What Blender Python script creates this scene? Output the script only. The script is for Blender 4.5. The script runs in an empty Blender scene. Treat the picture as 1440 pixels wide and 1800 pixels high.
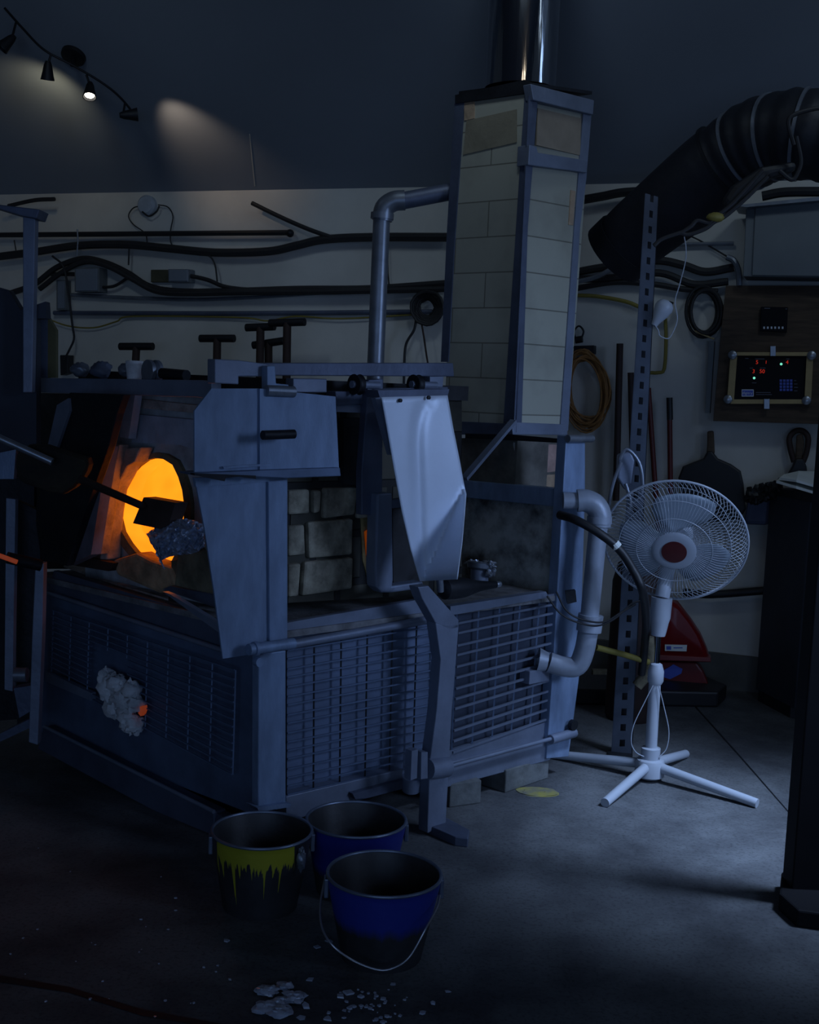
import bpy, math, random
import numpy as np
from mathutils import Vector, Matrix
random.seed(7)
SC = bpy.context.scene
COL = SC.collection

# ------------------------------------------------------------------ camera
FPX = 2100.0; PITCH = math.atan(225/2100); ROLL = .042; CH = 1.45
_f = np.array([0, math.cos(PITCH), -math.sin(PITCH)])
_r0 = np.array([1., 0, 0]); _u0 = np.array([0, math.sin(PITCH), math.cos(PITCH)])
_R = math.cos(ROLL)*_r0 + math.sin(ROLL)*_u0
_U = -math.sin(ROLL)*_r0 + math.cos(ROLL)*_u0
_C = np.array([0, 0, CH])
cam = bpy.data.cameras.new('camera'); co = bpy.data.objects.new('camera', cam); COL.objects.link(co)
cam.sensor_fit = 'VERTICAL'; cam.sensor_height = 36; cam.lens = 36*FPX/1800; cam.clip_start = .05
co.matrix_world = Matrix(((_R[0], _U[0], -_f[0], 0), (_R[1], _U[1], -_f[1], 0), (_R[2], _U[2], -_f[2], CH), (0, 0, 0, 1)))
SC.camera = co
SC.view_settings.view_transform = 'Standard'; SC.view_settings.look = 'None'
SC.view_settings.gamma = 1; SC.view_settings.exposure = 0.0; SC.view_settings.use_curve_mapping = False

# ------------------------------------------------------------------ light
W = bpy.data.worlds.new('world'); SC.world = W; W.use_nodes = True
W.node_tree.nodes['Background'].inputs[0].default_value = (.42, .62, 1, 1)
W.node_tree.nodes['Background'].inputs[1].default_value = .05
def area(name, loc, to, sx, sy, power, col, spread=180):
    l = bpy.data.lights.new(name, 'AREA'); l.shape = 'RECTANGLE'; l.size = sx; l.size_y = sy
    l.energy = power; l.color = col; l.spread = math.radians(spread)
    o = bpy.data.objects.new(name, l); COL.objects.link(o); o.location = loc
    o.rotation_euler = (Vector(to)-Vector(loc)).to_track_quat('-Z', 'Y').to_euler()
    return o
area('window_daylight', (3.0, 1.9, 2.0), (.55, 4.2, .95), .9, .9, 5.5, (.40, .58, 1), 55)
area('floor_patch_light', (2.3, 3.2, 3.1), (1.2, 3.85, 0), .5, .5, 8, (.45, .63, 1), 36)  # added area lamp that makes the bright patch of floor
area('upper_right_fill', (3.15, 3.3, 3.3), (-1.0, 4.6, 3.0), .5, 1.0, 3.0, (.42, .62, 1), 150)  # added fill for the flue pipe's blue edge and the upper right ceiling
area('front_fill', (-.3, -2.6, 1.4), (-.2, 5, 1.4), 4.6, 1.8, 12, (.33, .54, 1), 100)  # added broad blue fill from behind the camera
for i_, p_ in enumerate([(-.9, 1.2, 3.1), (.5, 1.6, 3.3)]):
    area('ceiling_lamp_warm', p_, (p_[0], 6.0, 1.9), .14, .22, .6, (1, .80, .56), 170)
for p_ in [(-1.6, 4.2, 3.3), (.2, 3.9, 3.4), (1.8, 3.6, 3.4)]:
    area('ceiling_lamp_wall', p_, (p_[0]+.1, 6.6, 1.5), .3, .3, 1.25, (.64, .82, 1), 105)

# ------------------------------------------------------------------ pixel rays -> points on real planes
def ray(x, y): return _f*FPX + (x-720)*_R - (y-900)*_U
def on(pl, x, y):
    P, n = pl; d = ray(x, y)
    return Vector(_C + d*(np.dot(P-_C, n)/np.dot(d, n)))
def zpl(z): return (np.array([0, 0, z]), np.array([0, 0, 1.]))
def ypl(y): return (np.array([0, y, 0.]), np.array([0, -1., 0]))
def vpl(P, az, off=0):                       # vertical plane through P running along azimuth az, normal to the camera's side
    a = math.radians(az); d = np.array([math.sin(a), math.cos(a), 0]); n = np.array([d[1], -d[0], 0])
    if n[1] > 0: n = -n
    return (np.array(P)+n*off, n)
FL = zpl(0)
AR, AF, AW = 47.5, -50, -70
CN = np.array(on(zpl(.08), 480, 1460))
def RP(o=0): return vpl(CN, AR, o)
def FP(o=0): return vpl(CN, AF, o)
WB = np.array(on(FL, 1270, 1208))
def WP(o=0): return vpl(WB, AW, o)
dW = Vector((math.sin(math.radians(AW)), math.cos(math.radians(AW)), 0))
nW = Vector(WP()[1]); nR = Vector(RP()[1]); nF = Vector(FP()[1])
dR = Vector((math.sin(math.radians(AR)), math.cos(math.radians(AR)), 0))
dF = Vector((math.sin(math.radians(AF)), math.cos(math.radians(AF)), 0))
ZC = 2.488; CSL = .60                         # ceiling height at back wall and its slope towards the camera
_cn = np.array([nW.x*CSL, nW.y*CSL, -1.0]); _cn = _cn/np.linalg.norm(_cn)
CEIL = (np.array([WB[0], WB[1], ZC]), _cn)
def CP(o): return (CEIL[0]+_cn*o, _cn)
def ceil_z(p): return ZC + CSL*((Vector(p)-Vector(WB)).dot(nW))

# ------------------------------------------------------------------ mesh builder
def cat(pts, n=6):
    pts = [Vector(p) for p in pts]
    if len(pts) < 3: return pts
    P = [pts[0]*2-pts[1]] + pts + [pts[-1]*2-pts[-2]]; out = []
    for i in range(1, len(P)-2):
        for k in range(n):
            t = k/n; a, b, c, d = P[i-1:i+3]
            out.append(.5*((2*b)+(c-a)*t+(2*a-5*b+4*c-d)*t*t+(3*b-a-3*c+d)*t**3))
    out.append(pts[-1]); return out
def frame(ax):
    ax = Vector(ax).normalized(); h = Vector((0, 0, 1)) if abs(ax.z) < .95 else Vector((1, 0, 0))
    u = ax.cross(h).normalized(); return u, u.cross(ax).normalized(), ax
class MB:
    def __init__(s): s.v = []; s.f = []; s.uv = {}
    def add(s, vs, fs):
        b = len(s.v); s.v += [Vector(q) for q in vs]; s.f += [tuple(b+i for i in f) for f in fs]; return s
    def prism(s, poly, vec):
        poly = [Vector(p) for p in poly]; vec = Vector(vec); n = len(poly)
        return s.add(poly+[p+vec for p in poly], [tuple(range(n)), tuple(range(2*n-1, n-1, -1))]+[(i, i+n, (i+1) % n+n, (i+1) % n) for i in range(n)])
    def slab(s, pl, px, th):                 # outline on a plane, given its real thickness backwards
        return s.prism([on(pl, *p) for p in px], -Vector(pl[1])*th)
    def box(s, c, sx, sy, sz, ux=(1, 0, 0), uy=(0, 1, 0), uz=(0, 0, 1)):
        c = Vector(c); ux, uy, uz = Vector(ux)*sx/2, Vector(uy)*sy/2, Vector(uz)*sz/2
        return s.prism([c-ux-uy-uz, c+ux-uy-uz, c+ux+uy-uz, c-ux+uy-uz], uz*2)
    def beam(s, a, b, w, h, side=None):
        a, b = Vector(a), Vector(b); u, v, ax = frame(b-a)
        if side is not None: u = Vector(side).normalized(); v = u.cross(ax).normalized()
        u = u*w/2; v = v*h/2
        return s.prism([a-u-v, a+u-v, a+u+v, a-u+v], b-a)
    def tube(s, pts, r, n=10, smooth=0, caps=True):
        pts = cat(pts, smooth) if smooth else [Vector(p) for p in pts]
        rs = r if isinstance(r, (list, tuple)) else [r]*len(pts)
        b = len(s.v); m = len(pts); pu = None
        for i, p in enumerate(pts):
            t = (pts[min(i+1, m-1)]-pts[max(i-1, 0)]).normalized()
            if pu is None: u, v, _ = frame(t)
            else: u = (pu-t*pu.dot(t)).normalized(); v = u.cross(t)
            pu = u
            for k in range(n):
                a = 2*math.pi*k/n; s.v.append(p+(u*math.cos(a)+v*math.sin(a))*rs[i])
        for i in range(m-1):
            for k in range(n):
                a, c = b+i*n+k, b+i*n+(k+1) % n; s.f.append((a, c, c+n, a+n))
        if caps: s.f.append(tuple(b+k for k in range(n))); s.f.append(tuple(b+(m-1)*n+k for k in range(n-1, -1, -1)))
        return s
    def lathe(s, prof, o, ax=(0, 0, 1), n=32, closed=False):
        u, v, a = frame(ax); o = Vector(o); b = len(s.v); m = len(prof)
        for r, h in prof:
            for k in range(n):
                t = 2*math.pi*k/n; s.v.append(o+a*h+(u*math.cos(t)+v*math.sin(t))*max(r, 1e-4))
        for i in range(m-1 if not closed else m):
            j = (i+1) % m
            for k in range(n):
                s.f.append((b+i*n+k, b+i*n+(k+1) % n, b+j*n+(k+1) % n, b+j*n+k))
        if not closed:
            s.f.append(tuple(b+k for k in range(n-1, -1, -1))); s.f.append(tuple(b+(m-1)*n+k for k in range(n)))
        return s
    def blob(s, c, rx, ry, rz, seed=0, amp=.0, nu=18, nv=12, ux=(1, 0, 0), uy=(0, 1, 0), uz=(0, 0, 1)):
        rnd = random.Random(seed); ph = [(rnd.uniform(1, 5), rnd.uniform(1, 5), rnd.uniform(0, 6)) for _ in range(6)]
        c = Vector(c); ux, uy, uz = Vector(ux), Vector(uy), Vector(uz); b = len(s.v)
        def pt(i, j):
            th = math.pi*i/nv; p = 2*math.pi*j/nu
            d = 1+amp*sum(math.sin(a*th*1.7+o)*math.cos(round(b_)*p+o) for a, b_, o in ph)/2
            return c+(ux*rx*math.sin(th)*math.cos(p)+uy*ry*math.sin(th)*math.sin(p)+uz*rz*math.cos(th))*d
        s.v.append(pt(0, 0))
        for i in range(1, nv):
            for j in range(nu): s.v.append(pt(i, j))
        s.v.append(pt(nv, 0)); last = len(s.v)-1
        for j in range(nu):
            s.f.append((b, b+1+j, b+1+(j+1) % nu)); s.f.append((last, last-nu+(j+1) % nu, last-nu+j))
            for i in range(nv-2):
                q = b+1+i*nu; s.f.append((q+j, q+nu+j, q+nu+(j+1) % nu, q+(j+1) % nu))
        return s
    def build(s, name, m, parent=None, smooth=False, bevel=0, label=None, kind=None):
        lo = [min(v[i] for v in s.v) for i in range(3)]; hi = [max(v[i] for v in s.v) for i in range(3)]
        org = Vector(((lo[0]+hi[0])/2, (lo[1]+hi[1])/2, lo[2]))
        me = bpy.data.meshes.new(name); me.from_pydata([v-org for v in s.v], [], s.f)
        import bmesh
        bm = bmesh.new(); bm.from_mesh(me); bmesh.ops.recalc_face_normals(bm, faces=bm.faces); bm.to_mesh(me); bm.free()
        # box-projected uv in metres, for brick and mesh patterns
        uvl = me.uv_layers.new(name='m')
        for p in me.polygons:
            nn = p.normal
            if abs(nn.z) > .8: U_, V_ = Vector((1, 0, 0)), Vector((0, 1, 0))
            else: U_ = Vector((-nn.y, nn.x, 0)).normalized(); V_ = Vector((0, 0, 1))
            for li in p.loop_indices:
                w = me.vertices[me.loops[li].vertex_index].co+org
                uvl.data[li].uv = (w.dot(U_), w.dot(V_))
        if smooth:
            for p in me.polygons: p.use_smooth = True
            me.set_sharp_from_angle(angle=math.radians(40)) if hasattr(me, 'set_sharp_from_angle') else None
        me.materials.append(m)
        o = bpy.data.objects.new(name, me); COL.objects.link(o)
        pw = Vector((0, 0, 0)); q = parent
        while q is not None: pw += q.location; q = q.parent
        o.location = org-pw; o.parent = parent
        if bevel:
            md = o.modifiers.new('bevel', 'BEVEL'); md.width = bevel; md.segments = 2; md.limit_method = 'ANGLE'; md.angle_limit = math.radians(50)
        if label: o['label'] = label
        if kind: o['kind'] = kind
        return o
def thing(name, label, cat_, loc, group=None):
    o = bpy.data.objects.new(name, None); COL.objects.link(o); o.location = loc; o.empty_display_size = .05
    o['label'] = label; o['category'] = cat_
    if group: o['group'] = group
    return o
def tag(o, label, cat_, group=None):
    o['label'] = label; o['category'] = cat_
    if group: o['group'] = group
    return o

# ------------------------------------------------------------------ materials
def mat(name, col, rough=.6, metal=0., var=.25, scale=8, bump=.0, bscale=40, col2=None, emis=None, estr=0, spec=.5, stretch=None, lo=.35, hi=.65):
    m = bpy.data.materials.new(name); m.use_nodes = True; nt = m.node_tree; N = nt.nodes; L = nt.links
    b = N['Principled BSDF']; b.inputs['Roughness'].default_value = rough; b.inputs['Metallic'].default_value = metal
    b.inputs['Specular IOR Level'].default_value = spec
    tc = N.new('ShaderNodeTexCoord'); src = tc.outputs['Object']
    if stretch:
        mp = N.new('ShaderNodeMapping'); mp.inputs['Scale'].default_value = stretch; L.new(src, mp.inputs[0]); src = mp.outputs[0]
    nz = N.new('ShaderNodeTexNoise'); nz.inputs['Scale'].default_value = scale; nz.inputs['Detail'].default_value = 6; nz.inputs['Roughness'].default_value = .6
    L.new(src, nz.inputs['Vector'])
    cr = N.new('ShaderNodeValToRGB'); cr.color_ramp.elements[0].position = lo; cr.color_ramp.elements[1].position = hi
    c2 = col2 or tuple(c*(1-var) for c in col)
    cr.color_ramp.elements[0].color = (*c2, 1); cr.color_ramp.elements[1].color = (*col, 1)
    L.new(nz.outputs['Fac'], cr.inputs[0]); L.new(cr.outputs[0], b.inputs['Base Color'])
    if bump:
        n2 = N.new('ShaderNodeTexNoise'); n2.inputs['Scale'].default_value = bscale; n2.inputs['Detail'].default_value = 4; L.new(src, n2.inputs['Vector'])
        bp = N.new('ShaderNodeBump'); bp.inputs['Strength'].default_value = bump; bp.inputs['Distance'].default_value = .01
        L.new(n2.outputs['Fac'], bp.inputs['Height']); L.new(bp.outputs[0], b.inputs['Normal'])
    if emis: b.inputs['Emission Color'].default_value = (*emis, 1); b.inputs['Emission Strength'].default_value = estr
    return m
def brickmat(name, c1, c2, mortar, bw, bh, ms=.02, rough=.9, bump=.4, off=.5, dirt=.45):
    m = mat(name, c1, rough); nt = m.node_tree; N = nt.nodes; L = nt.links; b = N['Principled BSDF']
    uv = N.new('ShaderNodeUVMap'); uv.uv_map = 'm'
    br = N.new('ShaderNodeTexBrick'); br.inputs['Scale'].default_value = 1; br.inputs['Brick Width'].default_value = bw
    br.inputs['Row Height'].default_value = bh; br.inputs['Mortar Size'].default_value = ms*bh; br.offset = off
    br.inputs['Color1'].default_value = (*c1, 1); br.inputs['Color2'].default_value = (*c2, 1); br.inputs['Mortar'].default_value = (*mortar, 1)
    br.inputs['Mortar Smooth'].default_value = .3; br.inputs['Bias'].default_value = -.2
    L.new(uv.outputs[0], br.inputs['Vector'])
    nz = N.new('ShaderNodeTexNoise'); nz.inputs['Scale'].default_value = 5; nz.inputs['Detail'].default_value = 7; tc = N.new('ShaderNodeTexCoord'); L.new(tc.outputs['Object'], nz.inputs['Vector'])
    cr = N.new('ShaderNodeValToRGB'); cr.color_ramp.elements[0].position = .33; cr.color_ramp.elements[1].position = .52
    cr.color_ramp.elements[0].color = (dirt, dirt, dirt, 1); cr.color_ramp.elements[1].color = (1, 1, 1, 1); L.new(nz.outputs['Fac'], cr.inputs[0])
    mx = N.new('ShaderNodeMix'); mx.data_type = 'RGBA'; mx.blend_type = 'MULTIPLY'; mx.inputs[0].default_value = 1
    L.new(br.outputs['Color'], mx.inputs[6]); L.new(cr.outputs[0], mx.inputs[7]); L.new(mx.outputs[2], b.inputs['Base Color'])
    iv = N.new('ShaderNodeMath'); iv.operation = 'SUBTRACT'; iv.inputs[0].default_value = 1; L.new(br.outputs['Fac'], iv.inputs[1])
    bp = N.new('ShaderNodeBump'); bp.inputs['Strength'].default_value = bump; bp.inputs['Distance'].default_value = .01
    L.new(iv.outputs[0], bp.inputs['Height']); L.new(bp.outputs[0], b.inputs['Normal'])
    return m
M = dict(
 wall=mat('wall_paint', (.66, .65, .60), .8, var=.16, scale=2, bump=.05, bscale=12),
 plinth=mat('plinth_concrete', (.16, .16, .15), .9, var=.4, scale=3),
 ceil=mat('ceiling_paint', (.26, .30, .36), .85, var=.06, scale=1.5),
 nearblack=mat('matt_black_steel', (.007, .007, .009), .7, .1, .3, 6, spec=.2),
 steel=mat('painted_steel', (.235, .275, .365), .5, .35, .3, 5, .12, 60),
 shield=mat('shield_steel', (.25, .34, .50), .55, .25, .28, 6, .15, 70, stretch=(3, 3, 1)),
 plate=mat('bright_aluminium', (.74, .82, .95), .5, .25, .08, 4, .06, 90),
 navy=mat('navy_steel', (.13, .155, .225), .5, .4, .35, 5, .15, 50),
 mesh=mat('mesh_wire', (.16, .22, .34), .55, .4, .35, 6),
 backp=mat('backing_steel', (.15, .20, .31), .6, .2, .4, 4, .2, 30),
 dark=mat('dark_iron', (.022, .024, .03), .55, .5, .4, 8, .2, 40),
 black=mat('black_rubber', (.014, .015, .018), .5, 0, .3, 8),
 cable=mat('black_cable', (.02, .02, .022), .6),
 rust=mat('burnt_steel', (.075, .05, .045), .6, .3, .5, 6, .2, 30),
 galv=mat('galvanised_steel', (.42, .46, .52), .35, .75, .35, 14),
 zinc=mat('grey_conduit', (.26, .29, .34), .4, .6, .3, 12),
 white=mat('white_enamel', (.42, .46, .52), .4, 0, .06, 4),
 whitep=mat('white_pipe_paint', (.34, .38, .45), .45, .2, .2, 8, .1, 50),
 chrome=mat('polished_stainless', (.55, .57, .6), .10, 1, .1, 2, .5, 3, stretch=(5, 5, .35)),
 red=mat('red_plastic', (.22, .008, .010), .3, 0, .2, 4),
 dred=mat('red_handle', (.12, .014, .012), .5, 0, .3, 10),
 wood=mat('brown_plywood', (.095, .062, .038), .75, 0, .5, 6, .1, 30, stretch=(1, 1, 8)),
 pine=mat('pine_strip', (.48, .36, .17), .7, 0, .25, 8),
 orange=mat('orange_cord', (.34, .16, .045), .6, 0, .35, 20),
 yellow=mat('yellow_paint', (.27, .22, .04), .6, 0, .3, 10),
 refr=mat('refractory_clay', (.46, .40, .37), .95, 0, .5, 12, .8, 30),
 refr2=mat('ochre_refractory', (.22, .19, .12), .95, 0, .6, 9, .8, 30),
 wool=mat('ceramic_wool', (.80, .82, .84), .95, 0, .35, 14, .7, 30),
 blue=mat('blue_enamel', (.02, .035, .42), .4, 0, .3, 6),
 soot=mat('sooty_steel', (.035, .035, .04), .7, .2, .6, 8, .3, 30),
 tan=mat('tan_brick', (.50, .36, .24), .95, 0, .4, 9, .5, 30),
 rbrick=mat('pink_brick', (.50, .33, .28), .95, 0, .4, 12, .6, 25),
 charred=mat('charred_wood', (.035, .028, .016), .9, 0, .7, 9, .7, 22, col2=(.012, .01, .01)),
 grey=mat('grey_cabinet_paint', (.17, .19, .20), .5, .2, .15, 3),
 paper=mat('white_paper', (.80, .84, .80), .8, 0, .12, 10),
 glassb=mat('broken_glass_chips', (.50, .55, .66), .12, 0, .3, 30),
 dkglass=mat('black_panel_face', (.008, .008, .012), .65, spec=.15),
 ledr=mat('led_red', (.3, .01, .01), emis=(1, .05, .02), estr=.35),
 ledg=mat('led_green', (.1, .6, .4), emis=(.25, 1, .7), estr=.8),
 keyb=mat('keypad_blue', (.08, .13, .60), .5),
 blk2=mat('concrete_block', (.16, .17, .17), .95, 0, .4, 12, .5, 30),
 brown=mat('rust_brown', (.05, .03, .026), .7, .2, .4, 8),
 bulb=mat('lamp_bulb', (1, 1, 1), emis=(1, .93, .8), estr=9),
 chim=brickmat('chimney_firebrick', (.39, .385, .31), (.34, .335, .27), (.17, .165, .13), .47, .135, .022, dirt=.82, bump=.15, off=.33),
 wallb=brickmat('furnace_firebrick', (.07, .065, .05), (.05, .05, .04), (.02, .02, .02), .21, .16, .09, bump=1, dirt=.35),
)
def glowmat():
    m = bpy.data.materials.new('glowing_refractory'); m.use_nodes = True; N = m.node_tree.nodes; L = m.node_tree.links
    b = N['Principled BSDF']; b.inputs['Base Color'].default_value = (.5, .2, .06, 1); b.inputs['Roughness'].default_value = .9
    tc = N.new('ShaderNodeTexCoord'); nz = N.new('ShaderNodeTexNoise'); nz.inputs['Scale'].default_value = 5; L.new(tc.outputs['Object'], nz.inputs['Vector'])
    cr = N.new('ShaderNodeValToRGB'); cr.color_ramp.elements[0].color = (.85, .17, .004, 1); cr.color_ramp.elements[1].color = (1, .33, .012, 1)
    cr.color_ramp.elements[0].position = .25; cr.color_ramp.elements[1].position = .6
    L.new(nz.outputs['Fac'], cr.inputs[0]); L.new(cr.outputs[0], b.inputs['Emission Color']); b.inputs['Emission Strength'].default_value = 1.15
    return m
M['glow'] = glowmat()
M['ember'] = mat('hot_ceramic', (.35, .2, .12), .95, 0, .3, 20, .5, 30, emis=(1, .12, .01), estr=.12)
def floormat():
    m = bpy.data.materials.new('concrete_floor'); m.use_nodes = True; nt = m.node_tree; N = nt.nodes; L = nt.links
    b = N['Principled BSDF']; b.inputs['Roughness'].default_value = .75; tc = N.new('ShaderNodeTexCoord')
    def noise(s, d=6, r=.6):
        n = N.new('ShaderNodeTexNoise'); n.inputs['Scale'].default_value = s; n.inputs['Detail'].default_value = d; n.inputs['Roughness'].default_value = r
        L.new(tc.outputs['Object'], n.inputs['Vector']); return n
    def ramp(src, p0, c0, p1, c1):
        c = N.new('ShaderNodeValToRGB'); c.color_ramp.elements[0].position = p0; c.color_ramp.elements[1].position = p1
        c.color_ramp.elements[0].color = (*c0, 1); c.color_ramp.elements[1].color = (*c1, 1); L.new(src, c.inputs[0]); return c
    def mul(a, bb):
        x = N.new('ShaderNodeMix'); x.data_type = 'RGBA'; x.blend_type = 'MULTIPLY'; x.inputs[0].default_value = 1
        L.new(a, x.inputs[6]); L.new(bb, x.inputs[7]); return x.outputs[2]
    base = ramp(noise(3, 8).outputs['Fac'], .3, (.17, .17, .175), .7, (.29, .29, .285))
    stain = ramp(noise(1.6, 5, .7).outputs['Fac'], .38, (.45, .45, .47), .58, (1, 1, 1))
    speck = ramp(noise(90, 2).outputs['Fac'], .3, (.6, .6, .6), .5, (1, 1, 1))
    c = mul(mul(base.outputs[0], stain.outputs[0]), speck.outputs[0])
    # floor colour is darker in the foreground and to the left, with a noisy edge
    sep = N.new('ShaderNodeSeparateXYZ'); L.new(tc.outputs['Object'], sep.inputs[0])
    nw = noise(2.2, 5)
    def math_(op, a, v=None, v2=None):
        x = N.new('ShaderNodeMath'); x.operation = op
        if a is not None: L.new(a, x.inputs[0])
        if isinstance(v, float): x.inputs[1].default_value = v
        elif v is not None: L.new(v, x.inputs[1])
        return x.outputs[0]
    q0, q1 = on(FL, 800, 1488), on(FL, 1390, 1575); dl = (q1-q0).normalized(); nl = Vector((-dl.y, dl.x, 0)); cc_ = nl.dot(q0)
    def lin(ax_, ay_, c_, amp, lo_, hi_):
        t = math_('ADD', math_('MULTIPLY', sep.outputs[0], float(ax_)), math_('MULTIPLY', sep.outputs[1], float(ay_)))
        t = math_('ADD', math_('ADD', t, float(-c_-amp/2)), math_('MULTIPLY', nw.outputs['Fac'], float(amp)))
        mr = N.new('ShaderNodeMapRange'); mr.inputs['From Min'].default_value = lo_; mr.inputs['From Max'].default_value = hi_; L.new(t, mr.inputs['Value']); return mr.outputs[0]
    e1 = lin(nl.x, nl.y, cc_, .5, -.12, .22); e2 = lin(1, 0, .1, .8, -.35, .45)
    dark_zone = ramp(math_('MINIMUM', e1, e2), 0.0, (.52, .55, .58), 1.0, (1, 1, 1))
    c = mul(c, dark_zone.outputs[0]); L.new(c, b.inputs['Base Color'])
    bp = N.new('ShaderNodeBump'); bp.inputs['Strength'].default_value = .25; bp.inputs['Distance'].default_value = .01
    L.new(noise(35, 6).outputs['Fac'], bp.inputs['Height']); L.new(bp.outputs[0], b.inputs['Normal'])
    return m
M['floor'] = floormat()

# ------------------------------------------------------------------ the room
wl = Vector(WB)+dW*5.3; wr = Vector(WB)-dW*1.9
def struct(name, mb, m, **k): o = mb.build(name, m, **k); o['kind'] = 'structure'; return o
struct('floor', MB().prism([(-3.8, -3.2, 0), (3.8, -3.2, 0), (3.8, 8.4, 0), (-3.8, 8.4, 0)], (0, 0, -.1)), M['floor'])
struct('wall_back', MB().prism([wl, wr, wr+Vector((0, 0, ZC+.1)), wl+Vector((0, 0, ZC+.1))], -nW*.12), M['wall'])
struct('baseboard_back', MB().prism([wl+Vector((0, 0, -.01)), wr+Vector((0, 0, -.01)), wr+Vector((0, 0, .175)), wl+Vector((0, 0, .175))], nW*.03), M['plinth'])
c0, c1 = wl+dW*.5, wr-dW*.5
def cz(p): return Vector((p.x, p.y, ceil_z(p)))
RG = 2.7
e0, e1 = c0+nW*RG, c1+nW*RG
cb = [cz(c0-nW*.1), cz(c1-nW*.1), cz(e1), cz(e0)]
back_ = lambda p, d: Vector((p.x+nW.x*d, p.y+nW.y*d, ceil_z(p)-.42*d))
struct('ceiling', MB().prism(cb, (0, 0, .1)), M['ceil'])
a, b_ = on(CP(.001), 439, 236), on(CP(.001), 448, 327)
struct('ceiling_front', MB().prism([cz(e0), cz(e1), back_(e1, 5.2), back_(e0, 5.2)], (0, 0, .1)), M['ceil'])
struct('wall_right', MB().prism([(3.32, 5.6, 0), (3.32, -2.6, 0), (3.32, -2.6, 3), (3.32, 1.0, 4.2), (3.32, 5.6, 3)], (.1, 0, 0)), M['wall'])
struct('wall_left', MB().prism([(-3.4, 7.6, 0), (-3.4, -1.5, 0), (-3.4, -1.5, 3), (-3.4, 4.0, 4.2), (-3.4, 7.6, 2.6)], (-.1, 0, 0)), M['wall'])
struct('trim_1', MB().beam(a, b_, .006, .004, dW), M['wall'])

# ------------------------------------------------------------------ furnace
base_o = Vector(CN)+(dR+dF)*.6; base_o.z = 0
fur = thing('glass_furnace', 'large steel clad glass furnace with glowing orange opening on wire mesh base', 'furnace', base_o)
ZT = .70
LR = (on(RP(), 965, 1335)-Vector(CN)).dot(dR); LF = 1.30
C0 = Vector((CN[0], CN[1], 0))
def corner(a, b, z): return C0+dR*a+dF*b+Vector((0, 0, z))
MB().prism([corner(.03, .03, .09), corner(LR-.02, .03, .09), corner(LR-.02, LF, .09), corner(.03, LF, .09)], (0, 0, ZT-.11)).build('base_body', M['backp'], fur)
MB().prism([corner(-.02, -.02, ZT-.02), corner(LR, -.02, ZT-.02), corner(LR, LF, ZT-.02), corner(-.02, LF, ZT-.02)], (0, 0, .02)).build('table_top', mat('dusty_table_plate', (.26, .26, .27), .9, .1, .55, 14, .5, 40), fur)
# fillet strip under table edge, front
MB().slab(FP(.012), [(95, 1003), (292, 1062), (388, 1096), (388, 1135), (85, 1036)], .02).build('front_apron', M['navy'], fur)
MB().tube([on(FP(.025), 84, 1042), on(FP(.025), 392, 1143)], .0085).build('front_guard_rod', M['steel'], fur, True)
MB().slab(RP(.012), [(503, 1095), (760, 1050), (760, 1078), (503, 1122)], .02).build('side_apron', M['steel'], fur)
MB().tube([on(RP(.035), 512, 1133), on(RP(.035), 770, 1086)], .014).build('side_guard_rod', M['steel'], fur, True)
MB().slab(RP(.05), [(792, 1066), (960, 1040), (965, 1050), (792, 1082)], .03).build('side_edge_strip', M['steel'], fur)
def grid(pl, quad, nu, nv, r, skipfn=None, wob=.0, rv=None, mode='uv'):
    """welded wire grid on a plane between four outline corners (tl, tr, br, bl)"""
    tl, tr, br, bl = [on(pl, *q) for q in quad]; mb = MB(); n_ = Vector(pl[1])
    def P(u, v): return (tl*(1-u)+tr*u)*(1-v)+(bl*(1-u)+br*u)*v
    for i in range(nu+1 if 'u' in mode else 0):
        u = i/nu; seg = 24
        for k in range(seg):
            if skipfn and skipfn(u, (k+.5)/seg): continue
            mb.beam(P(u, k/seg)-n_*.006, P(u, (k+1)/seg)-n_*.006, (rv or r), (rv or r))
    for j in range(nv+1 if 'v' in mode else 0):
        v = j/nv; seg = 24; off = random.uniform(-wob, wob)
        for k in range(seg):
            if skipfn and skipfn((k+.5)/seg, v): continue
            mb.beam(P(k/seg, v)+Vector((0, 0, off)), P((k+1)/seg, v)+Vector((0, 0, off)), r*1.1, r)
    return mb
Q1, Q2 = [(505, 1126), (776, 1082), (768, 1340), (505, 1398)], [(806, 1076), (985, 1043), (966, 1262), (796, 1322)]
def wires_on(pl, q, n_up, n_lv, m_up, m_lv, r_up, r_lv):
    tl, tr, br, bl = [on(pl, *p) for p in q]
    for i in range(n_up+1):
        u = i/n_up; MB().beam((tl*(1-u)+tr*u)-nR*.006, (bl*(1-u)+br*u)-nR*.006, r_up, r_up).build('upright_wire', m_up, fur)
    for i in range(n_lv+1):
        v = i/n_lv; dz = Vector((0, 0, random.uniform(-.003, .003)))
        MB().beam(tl*(1-v)+bl*v+dz, tr*(1-v)+br*v+dz, r_lv, r_lv).build('level_wire', m_lv, fur)
wires_on(RP(.012), Q1, 6, 17, M['dark'], M['mesh'], .0055, .0045)
wires_on(RP(.012), Q2, 5, 13, M['mesh'], M['steel'], .0055, .0078)
MB().slab(RP(-.02), [(776, 1080), (985, 1043), (966, 1262), (768, 1330)], .006).build('inner_panel', mat('dim_inner_panel', (.055, .07, .11), .7, .1, .3, 4), fur)
hole = lambda u, v: (.24 < u < .47 and .28 < v < .85)
grid(FP(.012), [(92, 1072), (412, 1178), (407, 1362), (88, 1190)], 9, 13, .0045, hole, .003).build('wire_mesh', M['mesh'], fur, label='torn wire mesh on the front')
MB().slab(FP(.02), [(76, 1278), (376, 1428), (376, 1482), (66, 1316)], .05).build('front_skirt', M['navy'], fur, bevel=.003)
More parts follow.
